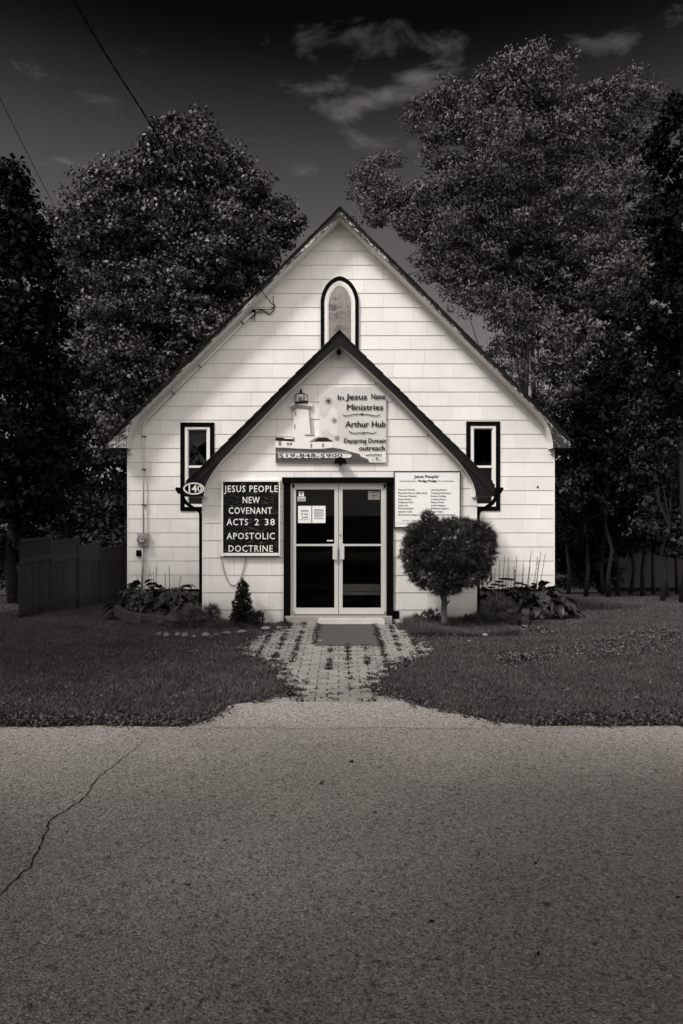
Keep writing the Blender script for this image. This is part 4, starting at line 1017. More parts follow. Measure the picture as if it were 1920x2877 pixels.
layer(t, 'mark', [(276,372),(306,372),(291,400)], YP, YG-.0012, M['ink'], G5, .0008); layer(t, 'mark', [(264,354),(318,354),(318,366),(264,366)], YP, YG-.0012, M['ink'], G5, .0008)
t = flat('door_sticker', 'wide sticker with round swirl emblem on left door glass', 'sticker', 245, 415, 343, 472, M['signpaint'])
m = MB(); ribbon(m, [(270+14*math.cos(a), 443+14*math.sin(a)) for a in np.linspace(.5, 6.0, 14)], 1.2, YP, YG-.0012, G5); ribbon(m, [(288,446),(335,446)], 2.4, YP, YG-.0012, G5); ribbon(m, [(250,464),(338,464)], 1.0, YP, YG-.0012, G5); m.build('mark', M['ink'], t)
t = flat('door_sticker', 'grey no smoking no vaping sticker on the right door glass', 'sticker', 1110, 347, 1252, 452, M['signgrey'])
gtext(t, 'NO SMOKING', 1135, 1228, 365, 13, .04); gtext(t, 'NO VAPING', 1140, 1222, 411, 13, .04)
m = MB(); ribbon(m, [(1180+12*math.cos(a), 383+10*math.sin(a)) for a in np.linspace(0, 6.28, 14)], .7, YP, YG-.0012, G5); ribbon(m, [(1180+12*math.cos(a), 434+10*math.sin(a)) for a in np.linspace(0, 6.28, 14)], .7, YP, YG-.0012, G5); m.build('mark', M['ink'], t)
t = flat('door_sticker', 'thin white strip sticker just above the left door handle', 'sticker', 605, 946, 680, 962, M['signpaint'])
# bench inside the porch
bn = thing('porch_bench', 'pale wooden bench inside behind the right door glass', 'bench', (.35, 11.75, .16))
for i, (ya, za) in enumerate(((11.60, 0), (11.60, .07), (11.60, .135))):
    m = MB(); p0 = PX(964, 1671.5, 11.6); p1 = PX(1069, 1643, 11.6)
    m.box((p0.x, 11.60, p0.z+za*.93), (p1.x-.0, 11.63, p0.z+za*.93+.055)); m.build('slat', M['step'], bn)
m = MB(); m.box((.03, 11.64, .52), (.68, 11.95, .55)); m.build('seat', M['step'], bn)
for x in (.05, .60):
    m = MB(); m.box((x, 11.66, .16), (x+.05, 11.9, .52)); m.build('leg', M['wood'], bn)
# chains
def chain(label, p0, pm_, p1):
    P0, P1 = PX(*p0, YP-.03), PX(*p1, YP-.03); Pm = PX(*pm_, YP-.03)
    t = thing('chain', label, 'chain', P0); pts = []
    for i in range(60):
        u = i/59; x = P0.x+(P1.x-P0.x)*u; z = P0.z+(P1.z-P0.z)*u-(P0.z-Pm.z)*(1-abs(2*u-1)**2.3)
        pts.append(Vector((x, YP-.03, z)))
    L = [0]
    for a, b in zip(pts, pts[1:]): L.append(L[-1]+(b-a).length)
    n = int(L[-1]/.024); m = MB()
    for i in range(n):
        s = (i+.5)/n*L[-1]; j = max(k_ for k_ in range(60) if L[k_] <= s); j = min(j, 58); f = (s-L[j])/(L[j+1]-L[j]); p = pts[j].lerp(pts[j+1], f); tt = (pts[j+1]-pts[j]).normalized()
        nn = Vector((0, 1, 0)) if i % 2 else tt.cross(Vector((0, 1, 0))); loop = [p+tt*.018*math.cos(a)+nn*.009*math.sin(a) for a in np.linspace(0, 2*math.pi, 9)]
        m.tube(loop, .0038, 5, cap=False)
    m.build('links', M['chain'], t)
    for p in (P0, P1):
        h = MB(); h.tube([(p.x, YP, p.z+.005), (p.x, YP-.04, p.z+.005), (p.x, YP-.05, p.z-.012), (p.x, YP-.03, p.z-.02)], .005, 6); h.build('hook', M['black'], t)
chain('thin hanging chain looped below the black letter board', (621, 1564), (657, 1643), (692, 1567))
chain('thin hanging chain half hidden by the round topiary cedar', (1138, 1570), (1172, 1642), (1207, 1570))
# porch peak flood lamp
fl = thing('peak_lamp', 'small cylindrical lamp under the porch gable peak', 'lamp', PX(952, 1000, YP-.12))
a = PX(952.5, 979, YP-.05); b = PX(952.5, 999, YP-.22)
MB().tube([(a.x, YP-.06, a.z), (a.x, YP-.13, a.z-.06)], [.028, .034], 12).build('body', M['plastic'], fl)
MB().tube([(a.x, YP-.131, a.z-.061), (a.x, YP-.17, a.z-.105)], [.036, .036], 12).build('hood', M['black'], fl)
MB().box((a.x-.02, YP-.06, a.z-.02), (a.x+.06, YP-.015, a.z+.02)).build('bracket', M['grey_metal'], fl)
# meter + conduit
mt_ = thing('electric_meter', 'round glass electricity meter on a grey box at the left wall', 'meter', PX(405, 1533, YM-.05))
p0, p1 = PX(391, 1533, YM), PX(419.5, 1498.5, YM)
MB().box((p0.x, YM-.10, p0.z), (p1.x, YM-.016, p1.z)).build('box', M['grey_metal'], mt_)
c = PX(402.5, 1514.5, YM); MB().tube([(c.x, YM-.10, c.z), (c.x, YM-.125, c.z), (c.x, YM-.126, c.z)], [.092, .092, .085], 18).build('ring', M['chain'], mt_)
MB().tube([(c.x, YM-.127, c.z), (c.x, YM-.129, c.z)], [.075, .075], 18).build('dial', M['signpaint'], mt_)
MB().box((c.x-.03, YM-.133, c.z+.0), (c.x+.04, YM-.131, c.z+.022)).build('display', M['ink'], mt_)
MB().tube([(c.x, YM-.128, c.z), (c.x, YM-.16, c.z), (c.x, YM-.178, c.z)], [.080, .075, .045], 18).build('dome', M['meterglass'], mt_)
cd_ = [PX(406.6, 1498, YM), PX(406.6, 1205, YM), PX(408, 1192, YM), PX(413, 1182, YM), PX(421, 1173, YM), PX(715, 880, YM)]
MB().tube([(p.x, YM-.07, p.z) for p in cd_], .019, 8).build('conduit', M['trim_white'], mt_)
cd_ = [PX(404, 1533, YM), PX(404, 1600, YM), PX(400.5, 1668, YM)]
MB().tube([(p.x, YM-.06, p.z) for p in cd_], .022, 8).build('conduit', M['grey_metal'], mt_)
for py in (1227, 1320, 1419): p = PX(406.6, py, YM); MB().box((p.x-.035, YM-.095, p.z-.01), (p.x+.035, YM-.012, p.z+.01)).build('clamp', M['black'], mt_)
for (x, y) in ((682.5, 909), (564, 1031), (489.5, 1106)):
    p = PX(x, y, YM); MB().bar((p.x-.03, YM-.095, p.z+.03), (p.x+.035, YM-.095, p.z-.035), .02, .02).build('clamp', M['black'], mt_)
p = PX(392, 1554, YM); MB().box((p.x-.038, YM-.09, p.z-.062), (p.x+.038, YM-.016, p.z+.062)).build('junction_box', M['black'], mt_)
p2 = PX(402, 1558, YM); MB().box((p.x+.038, YM-.06, p2.z-.01), (p2.x, YM-.045, p2.z+.01)).build('link_pipe', M['black'], mt_)
# service drop
C2 = lambda x, y: (320+x*.3061, 780+y*.3061)
sd = thing('service_cable', 'twisted service cable dropping from upper left to the left gable', 'cable', PX(770, 863, YM-.08))
end = PX(768, 858, YM-.10); start = PX(150, -110, 4.3)
key = [(211,6),(306,165),(416,337),(508,490),(600,627.5),(680,742),(728,808)]
Ds = [4.9, 6.1, 7.5, 8.9, 10.4, 12.0, 13.1]
pts = [start]+[PX(x, y, d) for (x, y), d in zip(key, Ds)]+[end]
fine = []
for i in range(len(pts)-1):
    a, b = pts[i], pts[i+1]; a0 = pts[max(i-1, 0)]; b1 = pts[min(i+2, len(pts)-1)]
    for kx in range(16):
        t_ = kx/16; fine.append(.5*((2*a)+(b-a0)*t_+(2*a0-5*a+4*b-b1)*t_**2+(3*a-a0-3*b+b1)*t_**3))
fine.append(end)
for ph in (0, math.pi):
    q = [p+Vector((math.cos(i*.9+ph), 0, math.sin(i*.9+ph)))*.006 for i, p in enumerate(fine)]
    MB().tube(q, .0052, 5).build('strand', M['black'], sd)
tang = [[(1470,265),(1475,310),(1440,340),(1390,310),(1330,300),(1290,305)],[(1470,280),(1478,300),(1430,345),(1380,315),(1340,310),(1310,330),(1290,370)],[(1475,270),(1450,300),(1400,300),(1350,295),(1290,310),(1275,380),(1295,400),(1302,340),(1290,305)],
        [(1285,300),(1258,335),(1270,385)],[(1337,326),(1362,326)],[(1466,175),(1466,245)],[(1470,240),(1490,290)],[(1445,290),(1465,300),(1480,250)]]
m = MB()
for tline in tang:
    q = [PX(*C2(x, y), YM) for x, y in tline]; m.tube([(p.x, YM-.05-.02*math.sin(i*2), p.z) for i, p in enumerate(q)], .007, 5)
m.build('splice', M['black'], sd)
p = PX(*C2(1288, 318), YM); MB().box((p.x-.035, YM-.09, p.z-.03), (p.x+.035, YM-.03, p.z+.03)).build('weatherhead', M['black'], sd)
a = PX(5, 285, 16); b = PX(300, 830, 30)
MB().tube([a+(b-a)*t_+Vector((0, 0, -.25*math.sin(math.pi*t_))) for t_ in np.linspace(-.4, 1, 20)], .008, 5).build('telephone_wire', M['black'], loc=(-6, 18, 6))
tag(bpy.data.objects['telephone_wire'], 'thin dark wire crossing the sky at far left', 'cable')

# ================================================================== door mat, stones, planting
m = MB(); q = [GR(895,1756), GR(1050,1756), GR(1067,1820), GR(886,1818)]
m.slab([(p.x, p.y) for p in q], .012, .026); tag(m.build('door_mat', M['mat'], loc=(.1, 10, 0)), 'dark worn rubber mat lying before the door step', 'mat')
def rock(name, label, px, py, w, h, mt, z=0, group='stones edging the beds', cat='stone'):
    p = GR(px+random.uniform(-4, 4), py+random.uniform(-4, 4)); w = w*random.uniform(.8, 1.15)/FPX*p.y; h = h/FPX*p.y; me = MB(); seg, rg = 9, 5; seed = Vector((px*.37, py*.11, 0)); V, F = [], []
    for i in range(rg+1):
        for j in range(seg):
            th = math.pi*i/rg; ph = 2*math.pi*j/seg; d = Vector((math.sin(th)*math.cos(ph), math.sin(th)*math.sin(ph), math.cos(th)))
            r = 1+.28*mnoise.noise(d*1.6+seed); V.append((p.x+d.x*w/2*r, p.y+d.y*w*.4*r, h*.45+d.z*h*.62*r))
    for i in range(rg):
        for j in range(seg): F.append((i*seg+j, (i+1)*seg+j, (i+1)*seg+(j+1) % seg, i*seg+(j+1) % seg))
    me.add(V, F); me.sm = True
    tag(me.build(name, mt, loc=(p.x, p.y, 0)), label, cat, group)
rocks = [(451,1786,22,13,'first pale stone from the left below the left bed'),(467,1790,20,11,'second pale stone from the left below the left bed'),(497,1789,17,10,'third pale stone from the left below the left bed'),(518,1790,22,12,'brightest round stone below the left juniper'),
         (545,1788,18,8,'low dark stone below the left juniper'),(579,1787,30,12,'broad grey stone left of the small conifer'),(606,1788,20,8,'small flat stone below the small conifer'),(636,1781,26,9,'flat slab stone beneath the small conifer'),(680,1776,28,8,'long flat stone right of the small conifer'),(745,1772,34,8,'flat slab by the left path edge'),(785,1769,26,8,'pale slab touching the door sill at left'),
         (1241,1783,20,7,'pale flat stone below the topiary cedar'),(1318,1783,13,6,'small stone right of the topiary trunk'),(1366,1786,20,9,'rounded stone below the right juniper'),(1433,1781,22,10,'pale stone in front of the right hostas'),(1320,1800,13,5,'tiny stone in the right lawn'),(1472,1764,26,5,'flat stone below the right bed edging')]
for x, y, w, h, lb_ in rocks: rock('stone', lb_, x, y, w, h, M['stone'])
# bed edging slabs
def slab_edge(name, label, pts, h, mt=M['stone_dark'], w=.12):
    t = thing(name, label, 'edging', (pts[0][0], pts[0][1], 0)); 
    for (a, b) in zip(pts, pts[1:]):
        a3, b3 = Vector((a[0], a[1], h/2-.03)), Vector((b[0], b[1], h/2-.03)); d = (b3-a3).normalized()*.008
        m = MB(); m.bar(a3+d, b3-d, w, h+random.uniform(-.02, .02)); m.build('block', mt, t)
slab_edge('bed_edging', 'dark stone blocks edging the left hosta bed', [(-4.15, 12.9), (-4.05, 12.3), (-3.75, 11.75), (-3.25, 11.3), (-2.7, 11.1)], .15)
slab_edge('bed_edging', 'stone blocks edging the right hosta bed', [(3.35, 12.4), (3.15, 11.7), (2.95, 11.15), (2.95, 10.95)], .13)
# conifer sprays
def sprays(lobes, n_per, length, width, surf=.75, up=.25, seedv=None):
    Vs, Fs = [], []; off = 0
    for (x, y, z, rx_, ry_, rz_) in lobes:
        n = int(n_per*(rx_*rz_)); d = rand_dirs(n); rr = surf+(1.08-surf)*RNG.random(n)**.8
        inner = RNG.random(n) < .25; rr = np.where(inner, RNG.random(n)*surf, rr)
        P = np.array([x, y, z])+d*rr[:, None]*np.array([rx_, ry_, rz_])
        D_ = d+rand_dirs(n)*.55+np.array([0, 0, up]); D_ /= np.linalg.norm(D_, axis=1)[:, None]
        S_ = np.cross(D_, rand_dirs(n)); S_ /= np.linalg.norm(S_, axis=1)[:, None]+1e-9
        L_ = length*(.55+.8*RNG.random(n))
        for kf in range(5):
            a = (kf-2)*.42; l = 1-.13*abs(kf-2)
            dd = D_*math.cos(a)+S_*math.sin(a); st_ = P+D_*(L_*.12*(2-abs(kf-2)))[:, None]*.6
            sd_ = np.cross(dd, np.cross(D_, S_)); sd_ /= np.linalg.norm(sd_, axis=1)[:, None]+1e-9
            V = np.empty((n, 3, 3)); V[:,0] = st_-sd_*width; V[:,1] = st_+sd_*width; V[:,2] = st_+dd*(L_*l)[:, None]
            Vs.append(V.reshape(-1, 3)); Fs.append(np.arange(n*3).reshape(n, 3)+off); off += n*3
    return np.concatenate(Vs), np.concatenate(Fs)
def bush(name, label, cat, lobes_px, D, mt, n_per, length, width, base, trunk=None, dep=.8, up=.25, barkm='bark'):
    t = thing(name, label, cat, base); lob = []
    for (x, y, rx_, ry_) in lobes_px:
        p = PX(x, y, D+random.uniform(-.1, .1)); a, b = rx_/FPX*D, ry_/FPX*D; lob.append((p.x, p.y, p.z, a, min(a, b)*dep if a > .5 else a*dep, b))
    V, F = sprays(lob, n_per, length, width, up=up)
    kz = V.reshape(-1, 3, 3)[:, :, 2].min(axis=1) > base[2]-.02; V = V.reshape(-1, 3, 3)[kz].reshape(-1, 3); F = np.arange(len(V)).reshape(-1, 3)
    npmesh('foliage', V, F, mt, t)
    if trunk: trunk().build('trunk', M[barkm], t)
    return t
DT = 10.55
def toptrunk():
    m = MB(); q = [PX(x, y, DT) for x, y in ((1250,1757),(1249,1740),(1248,1712),(1250,1690),(1245,1672),(1243,1660))]
    m.tube(q, [.068, .05, .046, .047, .052, .05], 9)
    for e in ((1190, 1600), (1240, 1580), (1300, 1600), (1335, 1570), (1210, 1540), (1275, 1530)):
        s = PX(1247, 1668, DT); ee = PX(*e, DT+random.uniform(-.15, .15)); mm = s.lerp(ee, .5)+Vector((0, 0, -.03)); m.tube([s, mm, ee], [.035, .025, .008], 6)
    q = [PX(1254, 1700, DT), PX(1262, 1690, DT-.02), PX(1264, 1684, DT-.02)]; m.tube(q, [.018, .012, .008], 6)
    return m
_tl = [(1262,1530,85,62),(1190,1555,52,48),(1335,1545,50,55),(1230,1600,75,48),(1300,1600,70,50)]
_stray = []
for _i in range(60):
    a_, (lx, ly, lrx, lry) = random.uniform(0, 6.28), random.choice(_tl)
    _stray.append((lx+lrx*random.uniform(1, 1.16)*math.cos(a_), ly+lry*random.uniform(.95, 1.2)*math.sin(a_), random.uniform(7, 15), random.uniform(6, 12)))
_stray = [q_ for q_ in _stray if q_[1] < 1655]
bush('topiary_cedar', 'round clipped cedar on a bare trunk right of the doors', 'tree',
     [(1262,1530,85,62),(1190,1555,52,48),(1335,1545,50,55),(1230,1600,75,48),(1300,1600,70,50),(1360,1520,30,36),(1250,1640,48,30),(1176,1520,32,36),(1206,1466,22,22),(1285,1480,50,24),(1340,1490,35,22),(1165,1580,30,26),(1352,1585,28,28),(1200,1500,40,32),(1163,1486,20,12),(1376,1510,14,18),(1203,1452,12,16)]+_stray,
     DT, M['cedar'], 11500, .085, .0050, PX(1250, 1757, DT), toptrunk, dep=.85, up=.3, barkm='bark_pale')
bush('dwarf_conifer', 'small dark upright conifer against the porch below the letter board', 'shrub',
     [(683,1650,13,16),(683,1675,18,22),(680,1700,24,26),(684,1728,29,26),(686,1755,26,20),(670,1740,22,20),(680,1638,7,10)], 10.85, M['cedar_dark'], 22000, .05, .006, (PX(684, 0, 10.85).x, 10.85, 0), None, dep=.9, up=.6)
bush('dwarf_conifer', 'low dark side shoot right of the small upright conifer', 'shrub', [(722,1740,18,16),(715,1760,18,12),(730,1728,10,9)], 10.8, M['cedar_dark'], 20000, .05, .005, (PX(722, 0, 10.8).x, 10.8, 0), None, dep=.9, up=.5)
bush('juniper', 'feathery low juniper spreading at the left porch corner', 'shrub', [(570,1745,45,22),(520,1750,40,22),(595,1722,22,16),(545,1725,30,16),(600,1712,12,14),(480,1755,30,16)], 10.9, M['juniper'], 5200, .13, .006, (PX(560, 0, 10.9).x, 10.9, 0), None, up=.5)
bush('juniper', 'small grey juniper in front of the left hostas', 'shrub', [(430,1752,32,18),(400,1748,18,12),(450,1765,25,12)], 11.2, M['juniper'], 5200, .10, .005, (PX(430, 0, 11.2).x, 11.2, 0), None, up=.45)
bush('juniper', 'feathery low juniper below the right hostas', 'shrub', [(1370,1738,35,16),(1415,1735,32,14),(1450,1728,22,9),(1350,1748,25,12),(1400,1712,45,20)], 10.95, M['juniper'], 5600, .12, .006, (PX(1390, 0, 10.95).x, 10.95, 0), None, up=.4)
bush('small_shrub', 'small scraggly shrub left of the topiary trunk', 'shrub', [(1195,1738,28,14),(1215,1725,18,10),(1225,1742,18,10),(1172,1742,12,8)], 10.95, M['cedar'], 5500, .07, .008, (PX(1200, 0, 10.95).x, 10.95, 0), None, up=.6)
bush('small_shrub', 'low leafy weed clump at the left door post', 'shrub', [(800,1752,9,8),(790,1762,8,5)], 10.9, M['cedar'], 16000, .05, .008, (PX(800, 0, 10.9).x, 10.9, 0), None, up=.6)
bush('small_shrub', 'tiny weed clump right of the topiary trunk', 'shrub', [(1310,1740,12,8),(1327,1738,5,12)], 10.95, M['cedar'], 9000, .06, .008, (PX(1312, 0, 10.95).x, 10.95, 0), None, up=.7)
# hostas
def hosta_leaf_mesh(L, Wd, droop, name):
    V, F = [], []; n = 7
    for i in range(n+1):
        u = i/n; w = Wd*.5*math.sin(math.pi*min(1, u**.75))**.9*(1-.15*u)+.002; w = 0.002 if i == n else w
        x = L*u*math.cos(droop*u*.6); z = L*(.28*math.sin(u*1.6)-droop*.55*u*u)
        for s in (-1, -.5, 0, .5, 1): V.append((x, s*w, z+abs(s)*w*.35-.01*math.sin(u*20)*abs(s)))
    for i in range(n):
        for j in range(4): a = i*5+j; F.append((a, a+5, a+6, a+1))
    me = bpy.data.meshes.new(name); me.from_pydata(V, [], F); me.materials.append(M['hosta']); me.materials.append(M['hosta_edge'])
    me.polygons.foreach_set('use_smooth', [True]*len(F)); return me
HL = [hosta_leaf_mesh(.30, .17, .7, 'leaf'), hosta_leaf_mesh(.25, .15, 1.0, 'leaf'), hosta_leaf_mesh(.33, .16, .5, 'leaf')]
HV = [me.copy() for me in HL]
for me in HV:
    me.polygons.foreach_set('material_index', [1 if (i % 4) in (0, 3) and False else 0 for i in range(len(me.polygons))])
def flower_stalk(m, base, h, lean, n=30, r=.0055, bud=.009):
    top = base+Vector((lean, random.uniform(-.04, .04), h)); mid = base.lerp(top, .5)+Vector((-lean*.15, 0, 0)); m.tube([base, mid, top], [r, r*.8, r*.5], 4, cap=False)
    for i in range(n):
        u = .45+.55*i/n; p = mid.lerp(top, (u-.5)*2) if u > .5 else base.lerp(mid, u*2); d = Vector((random.choice((-1, 1))*random.uniform(.6, 1), random.uniform(-1, 1), -.3+.7*random.random())).normalized()
        q = p+d*bud*.9; m.tube([p, q, q+d*bud*.8], [r*.5, bud*.42, .001], 4, cap=False)
def hosta(label, cx, cy, n, rad, zb=0.0, sc=1.0, var=False, stalks=(), hgt=.22):
    t = thing('hosta', label, 'plant', (cx, cy, zb))
    for i in range(n):
        a = random.uniform(0, 2*math.pi); u = math.sqrt(random.random()); me = random.choice(HL)
        o = bpy.data.objects.new('leaf', me); COL.objects.link(o); o.parent = t
        rr = rad*u*.75; o.location = (rr*math.cos(a), rr*.8*math.sin(a), max(.08, hgt*(1.2-u*.9)-.28*random.random()))
        o.rotation_euler = (random.gauss(0, .25), random.uniform(-.25, .15)+.55*u-.15, a+random.gauss(0, .3)); s = sc*random.uniform(.75, 1.15); o.scale = (s, s, s)
    for i in range(0, n, 3):
        pass
    for (px, pyt, ln) in stalks:
        m = MB(); b = Vector(((px-960)/FPX*cy, cy+random.uniform(-.1, .1), zb+.1)); top = PX(px, pyt, cy); flower_stalk(m, b, top.z-b.z, ln); m.build('flower_stalk', M['stalk'], t)
    return t
hosta('dark leafy hosta clump at the left wall beside the fence', -3.72, 12.7, 110, .62, -.05, 1.0, stalks=((393,1620,-.06),(411,1590,.06),(426,1612,.0),(435,1605,.01),(443,1590,.0)), hgt=.52)
hosta('dark hosta clump between the meter pipe and the porch', -3.0, 12.6, 110, .60, -.05, 1.0, stalks=((469,1608,.0),(478,1590,-.01),(497,1618,.06)), hgt=.50)
hosta('hosta clump in the shadow beside the right downspout', 2.85, 12.6, 100, .58, -.05, 1.0, stalks=((1366,1606,-.1),(1388,1596,.02),(1400,1572,.03),(1408,1562,.04),(1418,1566,.07),(1428,1592,.03),(1376,1622,-.05)), hgt=.52)
hosta('broad drooping hosta clump at the right corner of the church', 3.62, 12.5, 130, .68, -.05, 1.1, stalks=((1440,1590,.02),(1450,1562,.03),(1461,1592,.04),(1477,1545,.1),(1486,1568,.05),(1492,1562,.1),(1500,1548,.12),(1506,1575,.05),(1516,1556,.14),(1445,1600,.02),(1470,1580,.02)), hgt=.50)
# sedum heads
sdm = thing('sedum', 'dark flat headed sedum in front of the right hosta stalks', 'plant', (2.95, 12.45, 0))
for (px, py, w) in ((1403,1634,28),(1420,1626,40),(1455,1638,20),(1390,1642,26),(1380,1650,18),(1437,1628,18),(1500,1640,16),(1484,1648,18),(1412,1645,22)):
    p = PX(px, py, 12.4+random.uniform(-.1, .1)); m = MB(); w = w/FPX*12.4; V = []
    m.tube([(p.x, p.y, p.z-.015), (p.x, p.y, p.z), (p.x, p.y, p.z+.014)], [w*.38, w*.5, w*.3], 9); m.build('flower_head', M['sedum'], sdm)
    m = MB(); m.tube([(p.x, p.y, p.z-.01), (p.x+random.uniform(-.05, .05), p.y, 0)], .005, 4); m.build('stem', M['stalk'], sdm)

# ================================================================== fence at left
fn = thing('wooden_fence', 'old board fence with lattice top stepping down left of church', 'fence', (-6, 15, gz(0, 15)))
FP = [(-5.83, 12.3, 1.30), (-5.90, 13.8, 1.20), (-6.0, 15.5, 1.02), (-6.23, 17.5, .86), (-6.34, 19.8, .74), (-6.4, 22.0, .62)]
tops = [1.30, 1.21, 1.03, .87, .74]
for i in range(len(FP)-1):
    a, b = Vector((FP[i][0], FP[i][1], 0)), Vector((FP[i+1][0], FP[i+1][1], 0)); zt = tops[i]; gzb = gz(0, b.y)-.25; u = (b-a).normalized()
    m = MB(); m.box((b.x-.045, b.y-.045, gzb), (b.x+.045, b.y+.045, zt+.06)); m.build('post', M['wood'], fn)
    for z, h in ((zt, .05), (zt-.37, .09), (zt-1.30, .09)):
        m = MB(); nrm = Vector((-u.y, u.x, 0))*(-.03); m.bar(a+u*.05+Vector((0, 0, z))+nrm, b-u*.05+Vector((0, 0, z))+nrm, .03, h); m.build('rail', M['wood'], fn)
    L = (b-a).length; nb_ = int((L-.1)/.13)
    for kx in range(nb_):
        p = a+u*(.05+(kx+.5)*(L-.1)/nb_); w = .056
        m = MB(); q0, q1 = p-u*w, p+u*w; z1 = zt-.38; z0 = gz(0, p.y)-.1
        m.add([(q0.x, q0.y, z0), (q1.x, q1.y, z0), (q1.x, q1.y, z1), (q0.x, q0.y, z1), (q0.x-.02, q0.y, z0), (q1.x-.02, q1.y, z0), (q1.x-.02, q1.y, z1), (q0.x-.02, q0.y, z1)],
              [(0,1,2,3),(7,6,5,4),(0,4,5,1),(1,5,6,2),(2,6,7,3),(3,7,4,0)]); m.build('board', M['wood'], fn)
    m = MB(); s = .085; hh = .33; nl = int((L+hh)/s)
    for kx in range(nl):
        for dr in (1, -1):
            s0 = kx*s-hh if dr > 0 else kx*s; s1 = s0+hh*dr+ (0 if dr > 0 else 0)
            t0, z0, t1, z1 = s0, zt-.34, s0+hh*dr, zt-.02
            def cl_(t0, z0, t1, z1):
                lo, hi = .05, L-.05
                if t0 > t1: t0, z0, t1, z1 = t1, z1, t0, z0
                if t1 <= lo or t0 >= hi: return None
                if t0 < lo: z0 += (z1-z0)*(lo-t0)/(t1-t0); t0 = lo
                if t1 > hi: z1 -= (z1-z0)*(t1-hi)/(t1-t0); t1 = hi
                return t0, z0, t1, z1
            r_ = cl_(t0, z0, t1, z1)
            if r_ and abs(r_[2]-r_[0]) > .02:
                o_ = Vector((.012*dr, 0, 0)); m.bar(a+u*r_[0]+Vector((0, 0, r_[1]))+o_, a+u*r_[2]+Vector((0, 0, r_[3]))+o_, .010, .035)
    m.build('lattice', M['wood'], fn, kind='stuff')

# ================================================================== grass, weeds, litter
def lawn_ok(x, y):
    k_ = ~inpoly(x, y)
    k_ &= y > np.array([ragged(a) for a in x])+.01
    k_ &= ~((x > XL-.05) & (x < XR+.05) & (y > YM-.1)); k_ &= ~((x > PL-.05) & (x < PR+.05) & (y > YP-.06))
    k_ &= ~((x > PL-1.9) & (x < PL) & (y > 11.5) & (y < 14)); k_ &= ~((x > PR) & (x < PR+1.7) & (y > 11.6) & (y < 14))
    return k_
def blades(n, yr, hmin, hmax, wd, mt, lean=.45, xr=None, name='grass', mask=None):
    yy = yr[0]+(yr[1]-yr[0])*RNG.random(n)**1.25; half = yy*.56+.4 if xr is None else None
    xx = (RNG.random(n)*2-1)*half if xr is None else xr[0]+(xr[1]-xr[0])*RNG.random(n)
    k_ = lawn_ok(xx, yy)
    if mask is not None: k_ &= mask(xx, yy)
    xx, yy = xx[k_], yy[k_]; n = len(xx)
    zz = np.array([gz(0, b)-.012 for b in yy]); pat = np.array([mnoise.noise(Vector((a*1.3, b*1.3, 5))) for a, b in zip(xx, yy)])
    h = (hmin+(hmax-hmin)*RNG.random(n))*(1+.9*pat); a = RNG.random(n)*2*np.pi; b = RNG.random(n)*2*np.pi; ln = lean*RNG.random(n)*h
    w = wd*(.6+.8*RNG.random(n))*(1+np.maximum(0, (yy-8))*.08)
    V = np.empty((n, 3, 3)); c, s = np.cos(a)*w/2, np.sin(a)*w/2
    V[:,0] = np.c_[xx-c, yy-s, zz]; V[:,1] = np.c_[xx+c, yy+s, zz]; V[:,2] = np.c_[xx+np.cos(b)*ln, yy+np.sin(b)*ln, zz+h]
    return V.reshape(-1, 3)
V = np.concatenate([blades(360000, (5.75, 12.5), .018, .048, .0075, None, 1.0), blades(110000, (11.5, 24), .03, .06, .013, None), 
                    blades(30000, (10.0, 11.3), .06, .13, .007, None, 1.0, xr=(1.0, 2.6)), blades(9000, (10.7, 11.2), .05, .11, .007, None, 1.0, xr=(-2.4, -.9))])
o = npmesh('grass', V, np.arange(len(V)).reshape(-1, 3), M['grass'], kind='stuff'); tag(o, 'mown lawn grass on both sides of the paver walk', 'grass')
# broad-leaved weeds along the edges
def weedcloud(pts, n, size, h, mt, name, label, cat='weeds', spread=.04):
    P = []
    for (x, y) in pts:
        k_ = max(1, int(n*random.uniform(.5, 1.4)))
        for _ in range(k_): P.append((x+random.gauss(0, spread), y+random.gauss(0, spread*.7), .012+abs(random.gauss(0, h))))
    P = np.array(P); Nn = rand_dirs(len(P))*.8+np.array([0, 0, .8]); Nn /= np.linalg.norm(Nn, axis=1)[:, None]
    V, F = leaf_quads(P, Nn, size*(.5+RNG.random(len(P))), .5); o = npmesh(name, V, F, mt, kind='stuff'); tag(o, label, cat)
edge = []
for a, b in zip(EDGEW, EDGEW[1:]):
    if abs(a.x) < 1.0 and a.y > 11 and abs(b.x) < 1: continue
    L = (b-a).length
    for i in range(int(L/.018)):
        p = a.lerp(b, random.random())
        if p.y > 5.84: edge.append((p.x+random.gauss(0, .05), p.y+random.gauss(0, .05)))
xx = [random.uniform(-5, -1.3) for _ in range(1500)]+[random.uniform(1.6, 5) for _ in range(1500)]
edge2 = [(x, ragged(x)+abs(random.gauss(0, .13))) for x in xx]
weedcloud(edge, 5, .035, .018, M['grass2'], 'edge_weeds', 'low weeds creeping over the edges of the walk')
weedcloud(edge2, 4, .034, .020, M['grass2'], 'verge_weeds', 'broad leaved weeds along the road edge')
lw_ = [(random.uniform(-5.5, 5.5), random.uniform(5.9, 10.4)) for _ in range(420)]
lxx, lyy = np.array([p[0] for p in lw_]), np.array([p[1] for p in lw_]); lk = lawn_ok(lxx, lyy); lw_ = [p for p, q_ in zip(lw_, lk) if q_]
weedcloud(lw_, 12, .030, .020, M['grass2'], 'lawn_weeds', 'patches of broad leaved weeds scattered through the lawn', spread=.06)
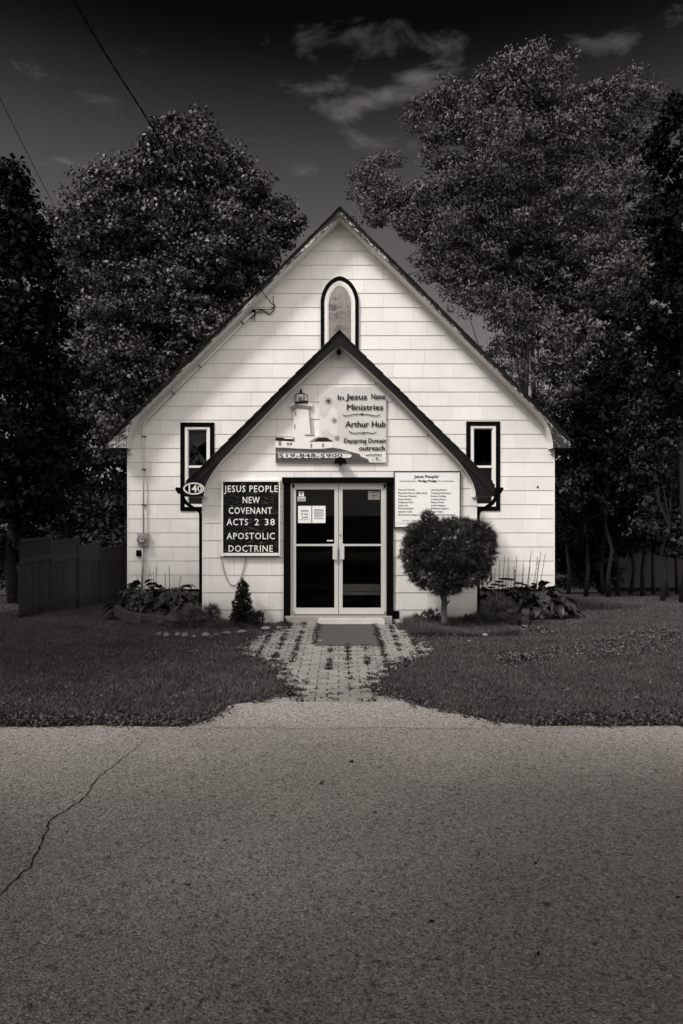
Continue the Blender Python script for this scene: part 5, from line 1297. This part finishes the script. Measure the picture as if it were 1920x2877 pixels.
# weeds in paver joints
jw_ = []
for kx in range(-9, 10):
    x = kx*.227-.03-.1135
    y = 6.9
    strong = random.random()
    while y < 11.0:
        y += random.expovariate(1/.11) if y > 7.8 else random.expovariate(1/.40)
        if not (-.36 < x < .50 and y > 9.25): jw_.append((x, y))
jx, jy = np.array([p[0] for p in jw_]), np.array([p[1] for p in jw_]); kk = inpoly(jx, jy); jw_ = [p for p, q_ in zip(jw_, kk) if q_]
weedcloud(jw_, 32, .026, .015, M['cedar'], 'joint_weeds', 'weeds sprouting between the pavers of the walk', spread=.024)
weedcloud([(x+random.gauss(0, .01), y) for x in (-.375, .525) for y in np.arange(9.3, 11, .09)], 13, .034, .016, M['cedar'], 'mat_weeds', 'weeds growing along both sides of the rubber mat', spread=.025)
weedcloud([(random.uniform(-.5, .9), random.choice((6.57, 6.75, 6.95))+random.gauss(0, .02)) for _ in range(36)], 10, .03, .010, M['cedar'], 'path_end_weeds', 'weeds at the road end of the paver walk', spread=.03)
# fallen leaves
def litter(n, fx, size, name, label, zoff=.05, mt='litter'):
    P = []
    while len(P) < n:
        x, y = fx(); P.append((x, y, gz(0, y)+zoff*random.random()))
    P = np.array(P); Nn = rand_dirs(n)*.5+np.array([0, 0, 1.0]); Nn /= np.linalg.norm(Nn, axis=1)[:, None]; V, F = leaf_quads(P, Nn, size*(.5+RNG.random(n)), .7, .2)
    o = npmesh(name, V, F, M[mt], kind='stuff'); tag(o, label, 'fallen leaves')
litter(210, lambda: (random.uniform(-5, -1.3), random.gauss(8.6, .8)), .034, 'fallen_leaves', 'pale fallen leaves scattered on the left lawn')
litter(110, lambda: (random.uniform(1.3, 5), random.uniform(6.1, 10)), .032, 'fallen_leaves', 'pale fallen leaves scattered on the right lawn')
def strip_f():
    u = random.random(); a = GR(1400, 1862); b = GR(1930, 1790); p = a.lerp(b, u); return (p.x+random.gauss(0, .05), p.y+random.gauss(0, .10+.28*u))
litter(1900, strip_f, .030, 'leaf_litter', 'band of leaf litter lying across the right lawn', .06)
def strip_g():
    u = random.random(); a = GR(1425, 1855); b = GR(1520, 1848); p = a.lerp(b, u); return (p.x, p.y+random.gauss(0, .05))
litter(150, strip_g, .05, 'wood_chips', 'pale chips at the near end of the leaf litter', .05)
litter(500, lambda: (random.uniform(1.2, 3.2), random.uniform(10.0, 10.9)), .045, 'bed_litter', 'small leaves littering the bed under the topiary cedar', .04)
# a few dark leaves on the road
litter(16, lambda: (random.uniform(-1.2, 2.0), random.uniform(2.6, 5.0)), .035, 'road_leaves', 'few dark dry leaves lying on the road', .004, 'bark')
